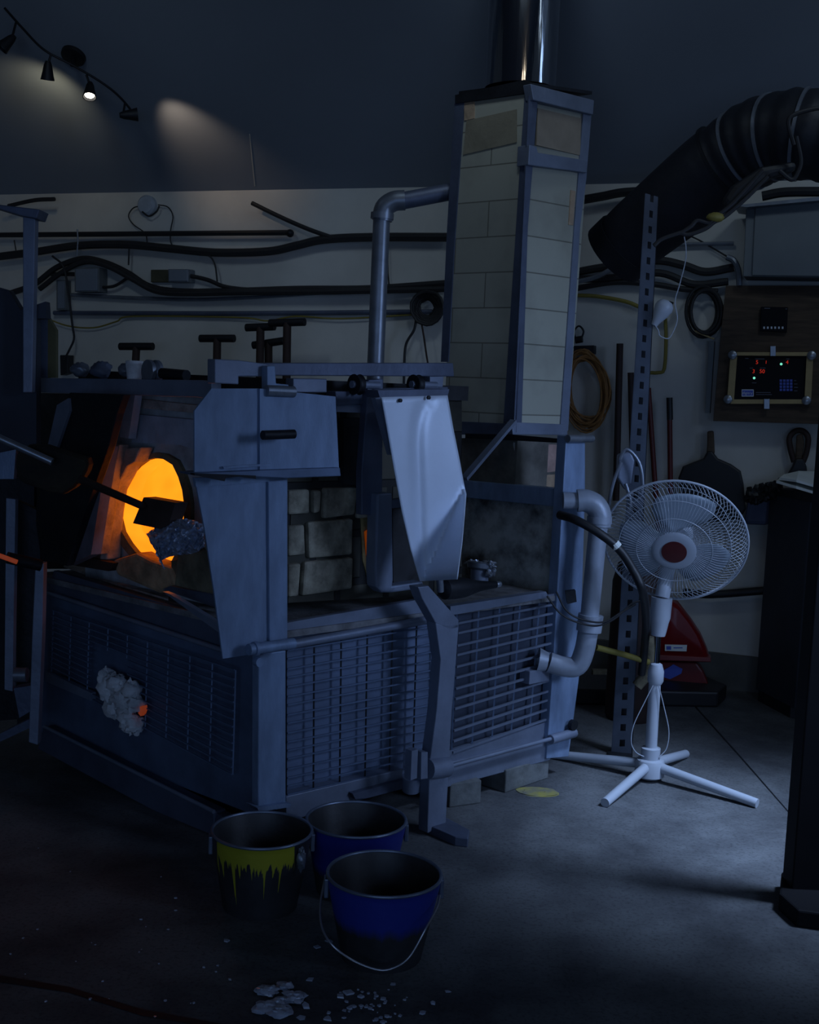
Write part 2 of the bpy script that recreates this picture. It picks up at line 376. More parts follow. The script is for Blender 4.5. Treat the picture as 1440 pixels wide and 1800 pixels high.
MB().slab(FP(.01), [(376, 1428), (455, 1468), (455, 1520), (376, 1480)], .04).build('front_skirt', M['navy'], fur)
MB().tube([on(FP(.028), 78, 1277), on(FP(.028), 376, 1427)], .007).build('lower_guard_rod', M['steel'], fur, True)
MB().slab(FP(.018), [(80, 1180), (160, 1218), (160, 1232), (80, 1198)], .02).build('cross_strip', M['steel'], fur)
MB().slab(RP(.02), [(503, 1400), (708, 1352), (708, 1382), (503, 1446)], .05).build('bottom_rail', M['steel'], fur, bevel=.003)
MB().slab(RP(.02), [(783, 1342), (972, 1296), (968, 1336), (783, 1385)], .05).build('bottom_rail', M['steel'], fur, bevel=.003)
MB().slab(RP(.01), [(783, 1322), (972, 1266), (972, 1298), (783, 1344)], .02).build('bottom_rail', M['steel'], fur)
MB().tube([on(RP(.05), 780, 1350), on(RP(.05), 975, 1297)], .0075).build('latch_rod', M['steel'], fur, True)
MB().tube([on(RP(.05), 968, 1300), on(RP(.05), 1010, 1288)], .018).build('latch_sleeve', M['steel'], fur, True)
MB().lathe([(.005, -.005), (.02, -.005), (.02, .012), (.005, .012)], on(RP(.05), 1006, 1274), nR, 12).build('latch_nut', M['dark'], fur)
# post on the near corner
MB().slab(RP(.045), [(455, 1150), (503, 1143), (503, 1415), (454, 1421)], .035).build('corner_post', M['shield'], fur, bevel=.004)
MB().slab(RP(.06), [(452, 1420), (503, 1412), (512, 1413), (510, 1419), (456, 1427)], .06).build('post_foot', M['shield'], fur)
# right end post
MB().slab(RP(.03), [(996, 766), (1029, 766), (1029, 868), (1020, 1180), (1000, 1330), (961, 1334), (972, 1180), (990, 868)], .045).build('end_post', M['shield'], fur, bevel=.003)
MB().tube([on(RP(.05), 998, 771), on(RP(.05), 1041, 771)], .014, 12).build('post_sleeve', M['galv'], fur, True)
# slab end panel behind the burner, perpendicular to the long side
PE = vpl(np.array(on(RP(0), 992, 1100)), AF)
MB().slab(PE, [(812, 866), (990, 884), (985, 1062), (812, 1062)], .03).build('end_panel', mat('scorched_panel', (.50, .52, .50), .7, .1, .5, 3, .2, 30, col2=(.04, .04, .04), lo=.38, hi=.52), fur)
MB().slab((PE[0]+PE[1]*.02, PE[1]), [(812, 844), (992, 860), (990, 892), (812, 874)], .05).build('end_beam', M['shield'], fur, bevel=.003)
# scorch mark patch: thin plate deformed by the burner flame
# upper body: front wall with the opening, set back from the table edge
FW = FP(-.10); RW = RP(-.12)
hole_px = [(272, 805), (287, 807), (303, 817), (313, 838), (320, 861), (323, 884), (323, 912), (320, 940), (312, 965), (302, 985), (290, 998),
           (272, 992), (255, 982), (238, 970), (226, 955), (214, 935), (208, 910), (207, 884), (215, 861), (223, 839), (241, 820), (256, 809)]
cx, cy = 266, 902
def ringwall(pl, inner, outer_fn, th, name, m, parent):
    n_ = Vector(pl[1]); a = [on(pl, *p) for p in inner]; b = [on(pl, *outer_fn(p)) for p in inner]; k = len(a)
    mb = MB(); mb.add(a+b+[p-n_*th for p in a]+[p-n_*th for p in b],
        [(i, (i+1) % k, k+(i+1) % k, k+i) for i in range(k)] + [(2*k+i, 3*k+i, 3*k+(i+1) % k, 2*k+(i+1) % k) for i in range(k)] +
        [(k+i, k+(i+1) % k, 3*k+(i+1) % k, 3*k+i) for i in range(k)] + [(i, 2*k+i, 2*k+(i+1) % k, (i+1) % k) for i in range(k)])
    return mb.build(name, m, parent)
def to_rect(x0, y0, x1, y1):
    def f(p):
        dx, dy = p[0]-cx, p[1]-cy; t = 1e9
        if dx > 0: t = min(t, (x1-cx)/dx)
        if dx < 0: t = min(t, (x0-cx)/dx)
        if dy > 0: t = min(t, (y1-cy)/dy)
        if dy < 0: t = min(t, (y0-cy)/dy)
        return (cx+dx*t, cy+dy*t)
    return f
ringwall(FW, hole_px, to_rect(150, 688, 392, 1062), .09, 'front_wall', mat('whitish_refractory', (.50, .52, .55), .95, 0, .5, 8, .6, 25), fur)
def scl(s, bias=0): return lambda p: (cx+(p[0]-cx)*s, cy+(p[1]-cy)*s+bias)
ringwall((FW[0]+FW[1]*.015, FW[1]), hole_px, lambda p: (cx+(p[0]-cx)*1.22, cy+(p[1]-cy)*1.13+3), .02, 'opening_collar', M['refr2'], fur)
# glowing chamber behind the opening (rounded box, open to the front)
hp = [on(FW, *p) for p in hole_px]; hc = sum(hp, Vector())/len(hp)
ring = lambda s, d: [hc+(p-hc)*s-nF*d for p in hp]
mbc = MB(); k = len(hp); rings = [ring(.985, .0), ring(.985, .088), ring(1.45, .12), ring(1.5, .34), ring(1.1, .46), ring(.4, .5)]
vs = sum(rings, []); fs = [(r*k+i, r*k+(i+1) % k, (r+1)*k+(i+1) % k, (r+1)*k+i) for r in range(5) for i in range(k)]+[tuple(5*k+i for i in range(k))]
fs4 = [(r*k+i, r*k+(i+1) % k, (r+1)*k+(i+1) % k, (r+1)*k+i) for r in range(4) for i in range(k)]+[tuple(4*k+i for i in range(k))]
mbc.add(vs, fs)
rings2 = [ring(1.12, .095), ring(1.6, .10), ring(1.7, .36), ring(1.25, .52), ring(.4, .56)]; shl = MB().add(sum(rings2, []), fs4); shl.build('glow_blocking_shell', M['soot'], fur)  # unseen shell added to stop the chamber's glow leaking out behind
ch = mbc.build('glowing_chamber', M['glow'], fur, True, label='glowing orange chamber')
# frame bands above the opening
MB().slab((FW[0]+FW[1]*.03, FW[1]), [(233, 700), (342, 712), (342, 726), (233, 716)], .03).build('band', M['refr'], fur)
MB().slab((FW[0]+FW[1]*.03, FW[1]), [(236, 728), (342, 738), (342, 790), (316, 782), (232, 778)], .03).build('lintel_block', mat('grey_brick_lintel', (.46, .50, .60), .9, 0, .3, 9, .4, 30), fur)
MB().prism([on(zpl(ZT+.001), *p) for p in [(112, 997), (150, 990), (200, 1000), (240, 1014), (300, 1030), (296, 1056), (200, 1028)]], (0, 0, .006)).build('glowlit_dust', mat('pale_glowlit_dust', (.62, .55, .50), .95, 0, .5, 25, .8, 40), fur)  # dust made paler and pinker to carry the furnace glow on the table
# rubble lip below opening
MB().slab((FW[0]+FW[1]*.07, FW[1]), [(196, 985), (238, 972), (262, 985), (300, 998), (312, 1030), (280, 1044), (205, 1012)], .08).build('lower_lip', mat('glow_tinted_lip_clay', (.50, .34, .20), .95, 0, .6, 10, .9, 25), fur, bevel=.012)  # clay colour pushed to orange for the glow falling on the lip
# brick wall along the long side
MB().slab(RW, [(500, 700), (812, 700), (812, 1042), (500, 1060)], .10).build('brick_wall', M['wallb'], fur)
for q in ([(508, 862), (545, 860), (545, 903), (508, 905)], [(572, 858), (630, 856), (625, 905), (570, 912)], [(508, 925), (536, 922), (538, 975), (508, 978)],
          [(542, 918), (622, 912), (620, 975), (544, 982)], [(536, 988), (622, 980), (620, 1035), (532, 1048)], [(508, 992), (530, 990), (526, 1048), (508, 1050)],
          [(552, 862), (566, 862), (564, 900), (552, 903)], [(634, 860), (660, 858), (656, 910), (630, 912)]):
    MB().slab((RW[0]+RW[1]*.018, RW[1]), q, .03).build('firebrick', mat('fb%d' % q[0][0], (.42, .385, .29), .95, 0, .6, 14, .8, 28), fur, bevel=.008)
MB().slab(FP(-.04), [(300, 985), (345, 975), (392, 980), (392, 1052), (300, 1035)], .06).build('sill_brick', M['refr2'], fur, bevel=.006)
MB().slab(FP(-.01), [(286, 1036), (300, 1030), (390, 1050), (390, 1072)], .04).build('sill_plate', M['navy'], fur)
MB().slab(FP(.10), [(286, 1040), (298, 1044), (390, 1100), (390, 1116)], .02).build('deflector_plate', M['steel'], fur)
# second opening with hot slit
MB().slab((RW[0]+RW[1]*.004, RW[1]), [(634, 905), (660, 905), (664, 1036), (650, 1030), (638, 985)], .02).build('door_jamb', mat('ochre_jamb', (.30, .24, .10), .95, 0, .5, 9, .6, 30), fur)
MB().slab((RW[0]+RW[1]*.012, RW[1]), [(643, 935), (651, 930), (657, 1000), (652, 1005), (646, 975)], .01).build('hot_slit', mat('hot_slit', (.4, .1, .02), emis=(1, .16, .0), estr=.10), fur)
MB().slab((RW[0]+RW[1]*.03, RW[1]), [(604, 735), (640, 735), (640, 855), (604, 850)], .04).build('dark_housing', M['soot'], fur)
# roof slab and top rails
MB().prism([corner(.10, .10, 1.40), corner(LR*.68, .10, 1.40), corner(LR*.68, LF-.1, 1.40), corner(.10, LF-.1, 1.40)], (0, 0, .05)).build('roof_slab', M['soot'], fur)
MB().prism([corner(.2, LF-.2, ZT), corner(LR*.7, LF-.2, ZT), corner(LR*.7, LF-.1, ZT), corner(.2, LF-.1, ZT)], (0, 0, .70)).build('rear_wall', M['soot'], fur)
MB().slab(FP(.03), [(64, 664), (345, 668), (372, 671), (372, 701), (345, 698), (64, 690)], .04).build('front_rail', M['steel'], fur, bevel=.003)
MB().slab(RP(-.02), [(420, 638), (797, 638), (799, 662), (420, 660)], .05).build('track_rail', M['navy'], fur, bevel=.003)
MB().slab(RP(0), [(378, 631), (420, 633), (470, 640), (470, 662), (420, 662), (420, 676), (378, 674)], .04).build('rail_bracket', M['steel'], fur, bevel=.003)
MB().slab(RP(.03), [(470, 643), (484, 643), (486, 674), (508, 676), (508, 690), (470, 690)], .03).build('door_hanger', M['shield'], fur, bevel=.003)
MB().slab(RP(-.04), [(516, 665), (575, 666), (575, 690), (516, 690)], .04).build('housing_box', M['steel'], fur, bevel=.003)
MB().slab(RP(-.02), [(590, 688), (664, 688), (664, 710), (592, 712)], .05).build('lower_rail', M['navy'], fur, bevel=.002)
MB().slab(RP(-.03), [(592, 710), (644, 712), (644, 726), (592, 724)], .05).build('lower_rail', M['steel'], fur)
MB().slab(RP(0), [(648, 668), (674, 666), (672, 905), (636, 905), (636, 830)], .03).build('door_stile', M['navy'], fur, bevel=.003)
MB().slab(RP(.01), [(658, 684), (788, 680), (788, 696), (658, 698)], .07).build('door_head_plate', M['navy'], fur, bevel=.003)
for (x, y) in ((627, 676), (731, 676)):
    w = MB().lathe([(.012, -.012), (.032, -.012), (.026, -.004), (.026, .004), (.032, .012), (.012, .012)], on(RP(.0), x, y), dR, 24, True).build('track_wheel', M['dark'], fur, True)
    MB().tube([on(RP(.0), x, y)+dR*-.02, on(RP(.0), x, y)+dR*.09], .012).build('axle', M['steel'], fur, True)
MB().slab(RP(-.01), [(756, 662), (780, 662), (778, 684), (756, 684)], .05).build('rail_bracket', M['steel'], fur)
# left front stile (pale strips seen at the side of the open front door)
MB().slab(FP(-.02), [(222, 690), (238, 690), (226, 771), (211, 768), (206, 733)], .03).build('lining_strip', mat('cool_lining', (.50, .55, .66), .9, 0, .3, 10, .4, 30), fur)
MB().slab(FP(.0), [(195, 780), (210, 782), (198, 838), (188, 890), (175, 975), (160, 972), (174, 890), (182, 830)], .04).build('lining_strip', M['refr'], fur, bevel=.004)
rg = [(203, 790), (247, 786), (236, 812), (222, 820), (213, 838), (200, 862), (194, 900), (190, 940), (188, 984), (174, 984), (186, 925), (196, 860), (198, 815)]
MB().slab(FP(-.03), rg, .06).build('ragged_jamb', M['refr'], fur, bevel=.006)
MB().slab(FP(-.01), [(118, 992), (125, 975), (200, 990), (196, 1000), (190, 1004)], .03).build('jamb_foot', M['brown'], fur)
# ceramic wool stuffed into the torn mesh
wc = on(FP(.03), 212, 1228)
# blocks under the frame
for q in ([(783, 1386), (844, 1378), (845, 1412), (790, 1420)], [(880, 1366), (962, 1342), (964, 1368), (888, 1394)]):
    p = [on(FL, q[3][0], q[3][1]), on(FL, q[2][0], q[2][1])]
    d_ = (p[1]-p[0]); L_ = d_.length; d_.normalize(); n_ = Vector((-d_.y, d_.x, 0))
    o = MB().box((p[0]+p[1])/2+n_*.08+Vector((0, 0, .042)), L_, .16, .084, d_, n_).build('concrete_block', M['blk2'], None, bevel=.004)
    tag(o, 'rough grey concrete block under the furnace frame, nearest the crooked leg' if q[0][0] < 800 else 'concrete block with yellow dust under the furnace frame near the fan', 'block')
MB().prism([corner(.25, .08, 0), corner(.85, .3, 0), corner(.85, LF-.05, 0), corner(.08, LF-.05, 0), corner(.08, .12, 0)], (0, 0, .10)).build('under_plinth', M['black'], fur)

wool = MB()
for i, (x, y, rx, rz) in enumerate([(190, 1208, .035, .05), (205, 1200, .04, .03), (215, 1225, .05, .05), (202, 1245, .045, .035), (225, 1262, .045, .04), (236, 1275, .03, .03), (232, 1215, .03, .035), (186, 1190, .012, .03), (240, 1238, .022, .025)]):
    wool.blob(on(FP(.03), x, y), rx, .035, rz, seed=i, amp=.22, ux=dF, uy=nF)
tag(wool.build('ceramic_wool_wad', M['wool'], None, True), 'crumpled wad of white ceramic wool stuffed through the torn front mesh', 'insulation')
e = MB().slab(FP(.03), [(245, 1243), (250, 1241), (251, 1249), (247, 1259), (243, 1254)], .02); e.build('hot_gap', M['ember'], fur, label='faint orange ember gap')

MB().slab(FP(-.32), [(50, 690), (215, 694), (200, 1000), (50, 1000)], .03).build('side_casing', M['soot'], fur)
# ---- dark slanted door at left of the opening
ld = thing('furnace_door', 'dark slanted iron door standing open left of the glowing opening', 'door', on(FP(.14), 140, 997))
MB().slab(FP(.14), [(122, 690), (217, 693), (205, 727), (190, 785), (150, 897), (117, 995), (72, 985), (60, 900), (90, 795)], .03).build('door_plate', M['dark'], ld, bevel=.003)
MB().slab(FP(.11), [(150, 897), (190, 785), (181, 840), (160, 975), (117, 995)], .04).build('lining', mat('purple_grey_lining', (.17, .15, .18), .9, 0, .4, 10, .3, 30), ld)
MB().slab(FP(.15), [(100, 712), (120, 700), (122, 722), (99, 790), (84, 782), (92, 748)], .03).build('edge_strip', M['steel'], ld)

# ------------------------------------------------------------------ steel heat shields
sh = thing('heat_shield', 'big blue grey steel heat shield door with pipe handle on the near corner', 'heat shield', on(RP(.10), 450, 1158))
S1 = RP(.10)
MB().slab(S1, [(342, 722), (372, 683), (457, 683), (458, 828), (342, 833)], .006).build('corner_panel', M['shield'], sh)
MB().slab(RP(.108), [(457, 683), (590, 697), (593, 760), (596, 822), (457, 828)], .008).build('upper_panel', M['shield'], sh)
MB().slab(RP(.13), [(342, 832), (480, 826), (598, 822), (600, 837), (505, 841), (400, 836), (345, 836)], .08).build('bottom_tray', M['mesh'], sh, bevel=.003)
MB().slab(RP(.135), [(342, 835), (395, 846), (397, 840), (420, 838), (450, 842), (450, 836), (342, 832)], .02).build('tray_latch', M['dark'], sh)
MB().slab(RP(.112), [(392, 820), (476, 815), (478, 818), (394, 824)], .006).build('weld_strip', M['shield'], sh)
MB().tube([on(RP(.17), 462, 765), on(RP(.17), 517, 763)], .013, 14).build('pipe_handle', M['dark'], sh, True, label='dark pipe handle')
MB().tube([on(RP(.12), 466, 765), on(RP(.17), 466, 765)], .006).tube([on(RP(.12), 512, 763), on(RP(.17), 512, 763)], .006).build('handle_stud', M['dark'], sh)
for x in (478, 493, 506): MB().lathe([(.002, -.02), (.016, -.02), (.016, .02), (.002, .02)], on(RP(.11), x, 687+(x-478)*.05), dR, 14).build('clamp_bolt', M['zinc'], sh, True)
lp = [(345, 852), (478, 840), (478, 1150), (455, 1148), (392, 1158), (378, 1050), (360, 930)]
MB().slab(RP(.075), lp, .006).build('lower_panel', M['shield'], sh)
MB().slab(RP(.085), [(472, 841), (506, 838), (506, 1132), (474, 1140)], .03).build('channel_strip', M['shield'], sh, bevel=.003)
MB().slab(RP(.085), [(342, 840), (505, 836), (505, 844), (400, 852), (345, 856)], .012).build('top_lip', M['shield'], sh)
fit = MB(); fit.tube([on(RP(.12), 437, 1142), on(RP(.12), 516, 1131)], .0165, 14); fit.tube([on(RP(.12), 446, 1141), on(RP(.12), 452, 1140)], .021, 14)
fit.build('pipe_clamp', M['shield'], sh, True)
MB().lathe([(.002, -.01), (.014, -.01), (.014, .01), (.002, .01)], on(RP(.1), 454, 1163), nR, 14).build('clamp_bolt', M['shield'], sh, True)

# bright bent plate
bpT = thing('deflector_sheet', 'bright silver bent aluminium sheet hanging beside the chimney', 'metal sheet', on(RP(.2), 745, 1022))
def bent():
    L_ = [(671, 698), (682, 760), (694, 830), (707, 900), (722, 965), (739, 1022)]
    R_ = [(787, 695), (797, 752), (809, 812), (819, 868), (812, 950), (803, 1018)]
    mb = MB(); nu, nv = 28, 30; vs = []
    def lerp(A, t):
        t = t*(len(A)-1); i = min(int(t), len(A)-2); f = t-i; return (A[i][0]*(1-f)+A[i+1][0]*f, A[i][1]*(1-f)+A[i+1][1]*f)
    for j in range(nv+1):
        v = j/nv; l, r = lerp(L_, v), lerp(R_, v)
        for i in range(nu+1):
            u = i/nu; x = l[0]*(1-u)+r[0]*u; y = l[1]*(1-u)+r[1]*u
            uc = .66-.62*v**.55 if v < .9 else .08                   # the S-shaped crease
            uc = .70 if v < .05 else .30+.42*math.exp(-v*5)-.25*max(0, v-.4)
            g = .010*math.exp(-((u-uc)/.09)**2)
            # lower right corner bent forward so the shape gives its dark shaded triangle
            xb = 745+(818-745)*max(0, (1012-y)/(1012-850)); fold = -(max(0, x-xb)/75.)**1.25*1.9 if y > 850 else 0
            off = .20-.012*v+g*(-1)+.02*math.sin(v*3)*u - fold*.16
            vs.append(on(RP(off), x, y))
    n_ = nR*-.003
    fs = []; W_ = nu+1
    for j in range(nv):
        for i in range(nu): fs.append((j*W_+i, j*W_+i+1, (j+1)*W_+i+1, (j+1)*W_+i))
    mb.add(vs, fs); o = mb.build('sheet', M['plate'], bpT, True)
    md = o.modifiers.new('thick', 'SOLIDIFY'); md.thickness = .003
bent()
for x, y in ((703, 704), (753, 699)): MB().lathe([(.001, -.002), (.006, -.002), (.006, .005), (.001, .007)], on(RP(.205), x, y), nR, 10).build('rivet', M['dark'], bpT, True)
MB().slab(RP(.17), [(660, 700), (671, 698), (692, 800), (688, 800)], .02).build('stiffener', M['steel'], bpT)
MB().slab(RP(.16), [(664, 686), (790, 684), (787, 697), (668, 699)], .06).build('hanger_bar', M['navy'], bpT)

# yoke arm and crooked leg
yk = thing('support_leg', 'crooked square tube leg with foot standing before the mesh side', 'support leg', on(FL, 770, 1470))
q = lambda o, x, y: on(RP(o), x, y)
LEGO = .20
lt = on(ypl(on(FL, 768, 1462).y), 0, 0)
PL_ = vpl(np.array(on(FL, 768, 1466)), AR)
def lq(x, y): return on(PL_, x, y)
MB().slab(PL_, [(766, 1095), (792, 1100), (807, 1096), (803, 1150), (795, 1250), (784, 1450), (752, 1465), (752, 1452), (756, 1340), (768, 1250), (775, 1160)], .045).build('upright', M['steel'], yk, bevel=.003)
MB().slab(PL_, [(735, 1032), (754, 1030), (807, 1090), (806, 1104), (790, 1108), (766, 1095), (742, 1052)], .045).build('diagonal_arm', M['steel'], yk, bevel=.003)
MB().prism([on(FL, 752, 1466), on(FL, 784, 1452), on(FL, 825, 1474), on(FL, 822, 1490), on(FL, 800, 1487)], (0, 0, .03)).build('foot', M['navy'], yk, bevel=.003)
MB().tube([lq(752, 1352), lq(786, 1348)], .033, 16).build('collar', M['steel'], yk, True)
MB().slab((PL_[0]+PL_[1]*.02, PL_[1]), [(724, 1320), (735, 1317), (733, 1368), (722, 1372)], .03).slab((PL_[0]+PL_[1]*.02, PL_[1]), [(741, 1322), (752, 1322), (752, 1368), (740, 1370)], .03).build('bracket_ear', M['steel'], yk)
# U-shaped door frame
uf = thing('door_frame', 'U shaped steel frame of the closed side door behind the silver sheet', 'door frame', on(RP(.02), 690, 1042))
MB().slab(RP(.03), [(664, 868), (690, 866), (692, 1020), (690, 1030), (744, 1022), (746, 1034), (690, 1042), (672, 1042), (662, 1032), (660, 1000)], .05).build('frame_bar', M['steel'], uf, bevel=.006)
MB().slab(RP(-.01), [(690, 890), (740, 885), (740, 1024), (692, 1030)], .02).build('door_panel', M['soot'], uf)
MB().slab(RP(.02), [(682, 880), (730, 874), (730, 890), (684, 894)], .03).build('door_lip', M['navy'], uf)
# torch
to = thing('hand_torch', 'black tapered torch handle with a bright tip on the furnace table', 'torch', q(.05, 780, 1052))
P0 = q(.10, 777, 1036); P1 = q(.10, 878, 1027)
ax = (P1-P0); Lt = ax.length
MB().lathe([(.02, 0), (.034, .01), (.036, Lt*.2), (.033, Lt*.38), (.020, Lt*.6), (.015, Lt*.75), (.012, Lt*.93)], P0, ax, 24).build('grip', M['dark'], to, True)
MB().lathe([(.008, 0), (.011, .01), (.010, .022), (.004, .026)], P0+ax*.93, ax, 16).build('tip', M['galv'], to, True, label='bright metal tip')
MB().tube([q(.10, 773, 1018), q(.10, 775, 1040)], .012).blob(q(.10, 773, 1006), .007, .007, .007).build('valve', M['zinc'], to, True)
# burner
bu = thing('burner', 'foil wrapped grey burner pipe standing before the scorched panel', 'burner', on((PE[0]+PE[1]*.12, PE[1]), 845, 1062))
BP = (PE[0]+PE[1]*.12, PE[1])
MB().tube([on(BP, 843, 1066), on(BP, 843, 1000)], .034, 20).build('burner_pipe', M['steel'], bu, True)
MB().lathe([(.03, 0), (.05, .012), (.052, .03), (.046, .034), (.044, .012), (.02, .01)], on(BP, 843, 1003), (.1, .1, 1), 20).build('burner_cup', M['zinc'], bu, True)
MB().blob(on(BP, 858, 993), .03, .02, .014, 3, .4).blob(on(BP, 832, 990), .03, .02, .012, 5, .4).blob(on(BP, 862, 1004), .02, .02, .02, 8, .4).build('foil_wrap', M['galv'], bu)

# ------------------------------------------------------------------ chimney
cn = on(ypl(4.58), 905, 757)
CL, CR = (lambda o=0: vpl(np.array(cn), AF, o)), (lambda o=0: vpl(np.array(cn), AR, o))
chm = thing('brick_chimney', 'tall square chimney of pale firebrick in a steel corner frame', 'chimney', (cn.x, cn.y+.2, cn.z))
nt_, nb = on(CL(), 930, 165), Vector(cn)
ltp, lb = on(CL(), 806, 180), on(CL(), 780, 757)
rt, rb = on(CR(), 1040, 180), on(CR(), 998, 757)
bt, bb = ltp+rt-nt_, lb+rb-nb
MB().add([nb, rb, bb, lb, nt_, rt, bt, ltp], [(0, 1, 5, 4), (1, 2, 6, 5), (2, 3, 7, 6), (3, 0, 4, 7), (4, 5, 6, 7), (0, 3, 2, 1)]).build('brick_core', M['chim'], chm)
# darker & patched bricks
def cpatch(pl, px, m, nm='brick'): MB().slab(pl, px, .008).build(nm, m, chm)
cpatch(CL(.004), [(820, 212), (908, 192), (908, 250), (814, 272)], mat('brown_firebrick', (.27, .24, .17), .95, 0, .25, 8, .3, 30), 'darker_brick')
cpatch(CL(.004), [(816, 178), (834, 175), (834, 208), (816, 212)], M['tan'], 'tan_brick')
cpatch(CR(.004), [(946, 190), (1022, 208), (1020, 273), (944, 255)], mat('brown_firebrick_b', (.34, .28, .21), .95, 0, .25, 8, .3, 30), 'darker_brick')
cpatch(CR(.004), [(1004, 334), (1012, 336), (1008, 396), (1000, 395)], M['tan'], 'tan_brick')
# corner angles
MB().slab(CL(.006), [(922, 168), (932, 168), (907, 760), (884, 760)], .006).slab(CR(.006), [(930, 168), (946, 172), (936, 300), (928, 400), (917, 757), (903, 757)], .006).build('corner_angle', M['navy'], chm)
MB().slab(CL(.006), [(799, 182), (816, 180), (798, 440), (788, 636), (775, 636), (786, 400)], .006).build('corner_angle', M['navy'], chm)
MB().slab(CR(.006), [(1026, 196), (1040, 200), (1031, 314), (1020, 400), (999, 757), (985, 757), (1010, 400), (1018, 300)], .006).build('corner_angle', M['steel'], chm)
MB().slab(CL(.012), [(800, 167), (922, 140), (940, 148), (930, 163), (800, 182)], .03).build('top_band', M['dark'], chm)
MB().slab(CR(.02), [(933, 147), (1045, 176), (1043, 202), (938, 176)], .04).build('top_band', M['steel'], chm, bevel=.003)
MB().slab(CR(.02), [(931, 254), (944, 258), (946, 268), (1022, 280), (1034, 284), (1032, 304), (929, 290)], .06).build('middle_band', M['steel'], chm, bevel=.003)
MB().slab(CL(.01), [(812, 741), (903, 745), (903, 764), (812, 764)], .03).build('base_band', M['navy'], chm)
MB().slab(CR(.01), [(900, 742), (998, 746), (998, 765), (902, 764)], .03).build('base_band', M['steel'], chm, bevel=.003)
MB().prism([nt_+Vector((0, 0, .03)), rt+Vector((0, 0, .03)), bt+Vector((0, 0, .03)), ltp+Vector((0, 0, .03))], (0, 0, .012)).build('top_plate', M['dark'], chm)
# stub under the chimney
s0, s1, s2 = on(CL(-.005), 905, 866), on(CL(-.005), 800, 866), on(CR(-.005), 985, 866)
hz = nb.z-.02-s0.z
MB().prism([s0, s2, s2+(s1-s0), s1], (0, 0, hz)).build('stub', mat('sooty_brick', (.16, .15, .13), .95, 0, .5, 9, .5, 30), chm)
cpatch(CR(.0), [(905, 778), (934, 779), (930, 836), (904, 834)], mat('grey_mortar', (.60, .60, .56), .95, 0, .3, 9, .4, 30), 'mortar_patch')
cpatch(CR(.0), [(934, 780), (986, 782), (982, 828), (930, 834)], M['rbrick'], 'pink_brick')
cpatch(CR(.0), [(903, 836), (984, 834), (984, 862), (902, 858)], M['tan'], 'tan_brick')
MB().slab(CL(.02), [(818, 762), (900, 764), (992, 772), (992, 779), (818, 770)], .02).build('lower_flange', M['dark'], chm)
MB().beam(on(CL(.10), 903, 740), on(RP(-.05), 816, 842), .03, .012, nR).build('diagonal_brace', M['steel'], chm)
# polished pipe above
pc = on(ypl((nt_.y+bt.y)/2), 915, 148)
top = cz(pc); top.z -= .6*.15+.01
o = MB(); zz = [(pc.z-.02)+i*(top.z-pc.z)/26 for i in range(27)]
rr = .138
def pipe_mesh():
    mb = MB(); n = 48; vs = []; rnd = random.Random(3); ph = [rnd.uniform(0, 6) for _ in range(n)]
    for j, z in enumerate(zz):
        for k in range(n):
            a = 2*math.pi*k/n; r = rr*(1+.006*math.sin(3*a+2*z)+.004*math.sin(7*a+ph[0]+z*5))
            vs.append((pc.x+r*math.cos(a), pc.y+r*math.sin(a), z))
    fs = [(j*n+k, j*n+(k+1) % n, (j+1)*n+(k+1) % n, (j+1)*n+k) for j in range(len(zz)-1) for k in range(n)]
    mb.add(vs, fs); return mb
tag(pipe_mesh().build('stove_pipe', M['chrome'], None, True), 'polished stainless flue pipe rising from the chimney top to the ceiling', 'flue pipe')

# ------------------------------------------------------------------ white air pipe, hose, cables at the right end
ap = thing('air_pipe', 'white painted steel air pipe with two elbows at the furnace end', 'pipe', on(ypl(4.3), 1030, 1185))
D = ypl(4.28); g = lambda x, y: on(D, x, y)
MB().tube([g(990, 880), g(1018, 880)], .030, 20).build('inlet', M['whitep'], ap, True)
MB().tube([g(1015, 880), g(1030, 880), g(1046, 888), g(1055, 905), g(1054, 925)], .041, 20, 5).build('elbow', M['whitep'], ap, True)
MB().lathe([(.03, -.012), (.045, -.012), (.045, .012), (.03, .012)], g(1054, 914), (0, 0, 1), 24).build('elbow_bead', M['whitep'], ap, True)
MB().tube([g(1052, 925), g(1036, 1090)], .034, 20).build('riser', M['whitep'], ap, True)
MB().lathe([(.034, -.03), (.046, -.03), (.046, .0), (.042, .012), (.046, .016), (.046, .03), (.034, .03)], g(1037, 1095), (.08, 0, 1), 24).build('coupling', M['whitep'], ap, True)
MB().tube([g(1034, 1110), g(1027, 1145), g(1015, 1170), g(992, 1172), g(965, 1164)], .037, 20, 5).build('elbow', M['whitep'], ap, True)
MB().lathe([(.02, 0), (.034, .0), (.045, .035), (.040, .035), (.03, .005)], g(962, 1163), (-1, 0, .15), 24).build('flared_end', M['whitep'], ap, True)
MB().box(g(940, 1186), .11, .05, .05, dR, nR).build('damper_box', M['steel'], ap, bevel=.003)
hz_ = ypl(4.12)
tag(MB().tube([on(ypl(4.22), 984, 905), on(ypl(4.15), 1010, 913), on(hz_, 1050, 935), on(hz_, 1088, 965), on(hz_, 1112, 1000), on(hz_, 1130, 1040), on(ypl(4.3), 1136, 1090), on(ypl(4.55), 1133, 1140), on(ypl(4.6), 1128, 1185)], .0155, 14, 8).build('air_hose', M['black'], None, True),
    'thick black rubber hose arching from the furnace end down past the white fan', 'hose')
tag(MB().tube([on(hz_, 1080, 955), on(hz_, 1086, 962)], .0175, 14).build('hose_tag', M['paper'], None), 'small white label wrapped around the thick black hose', 'label')
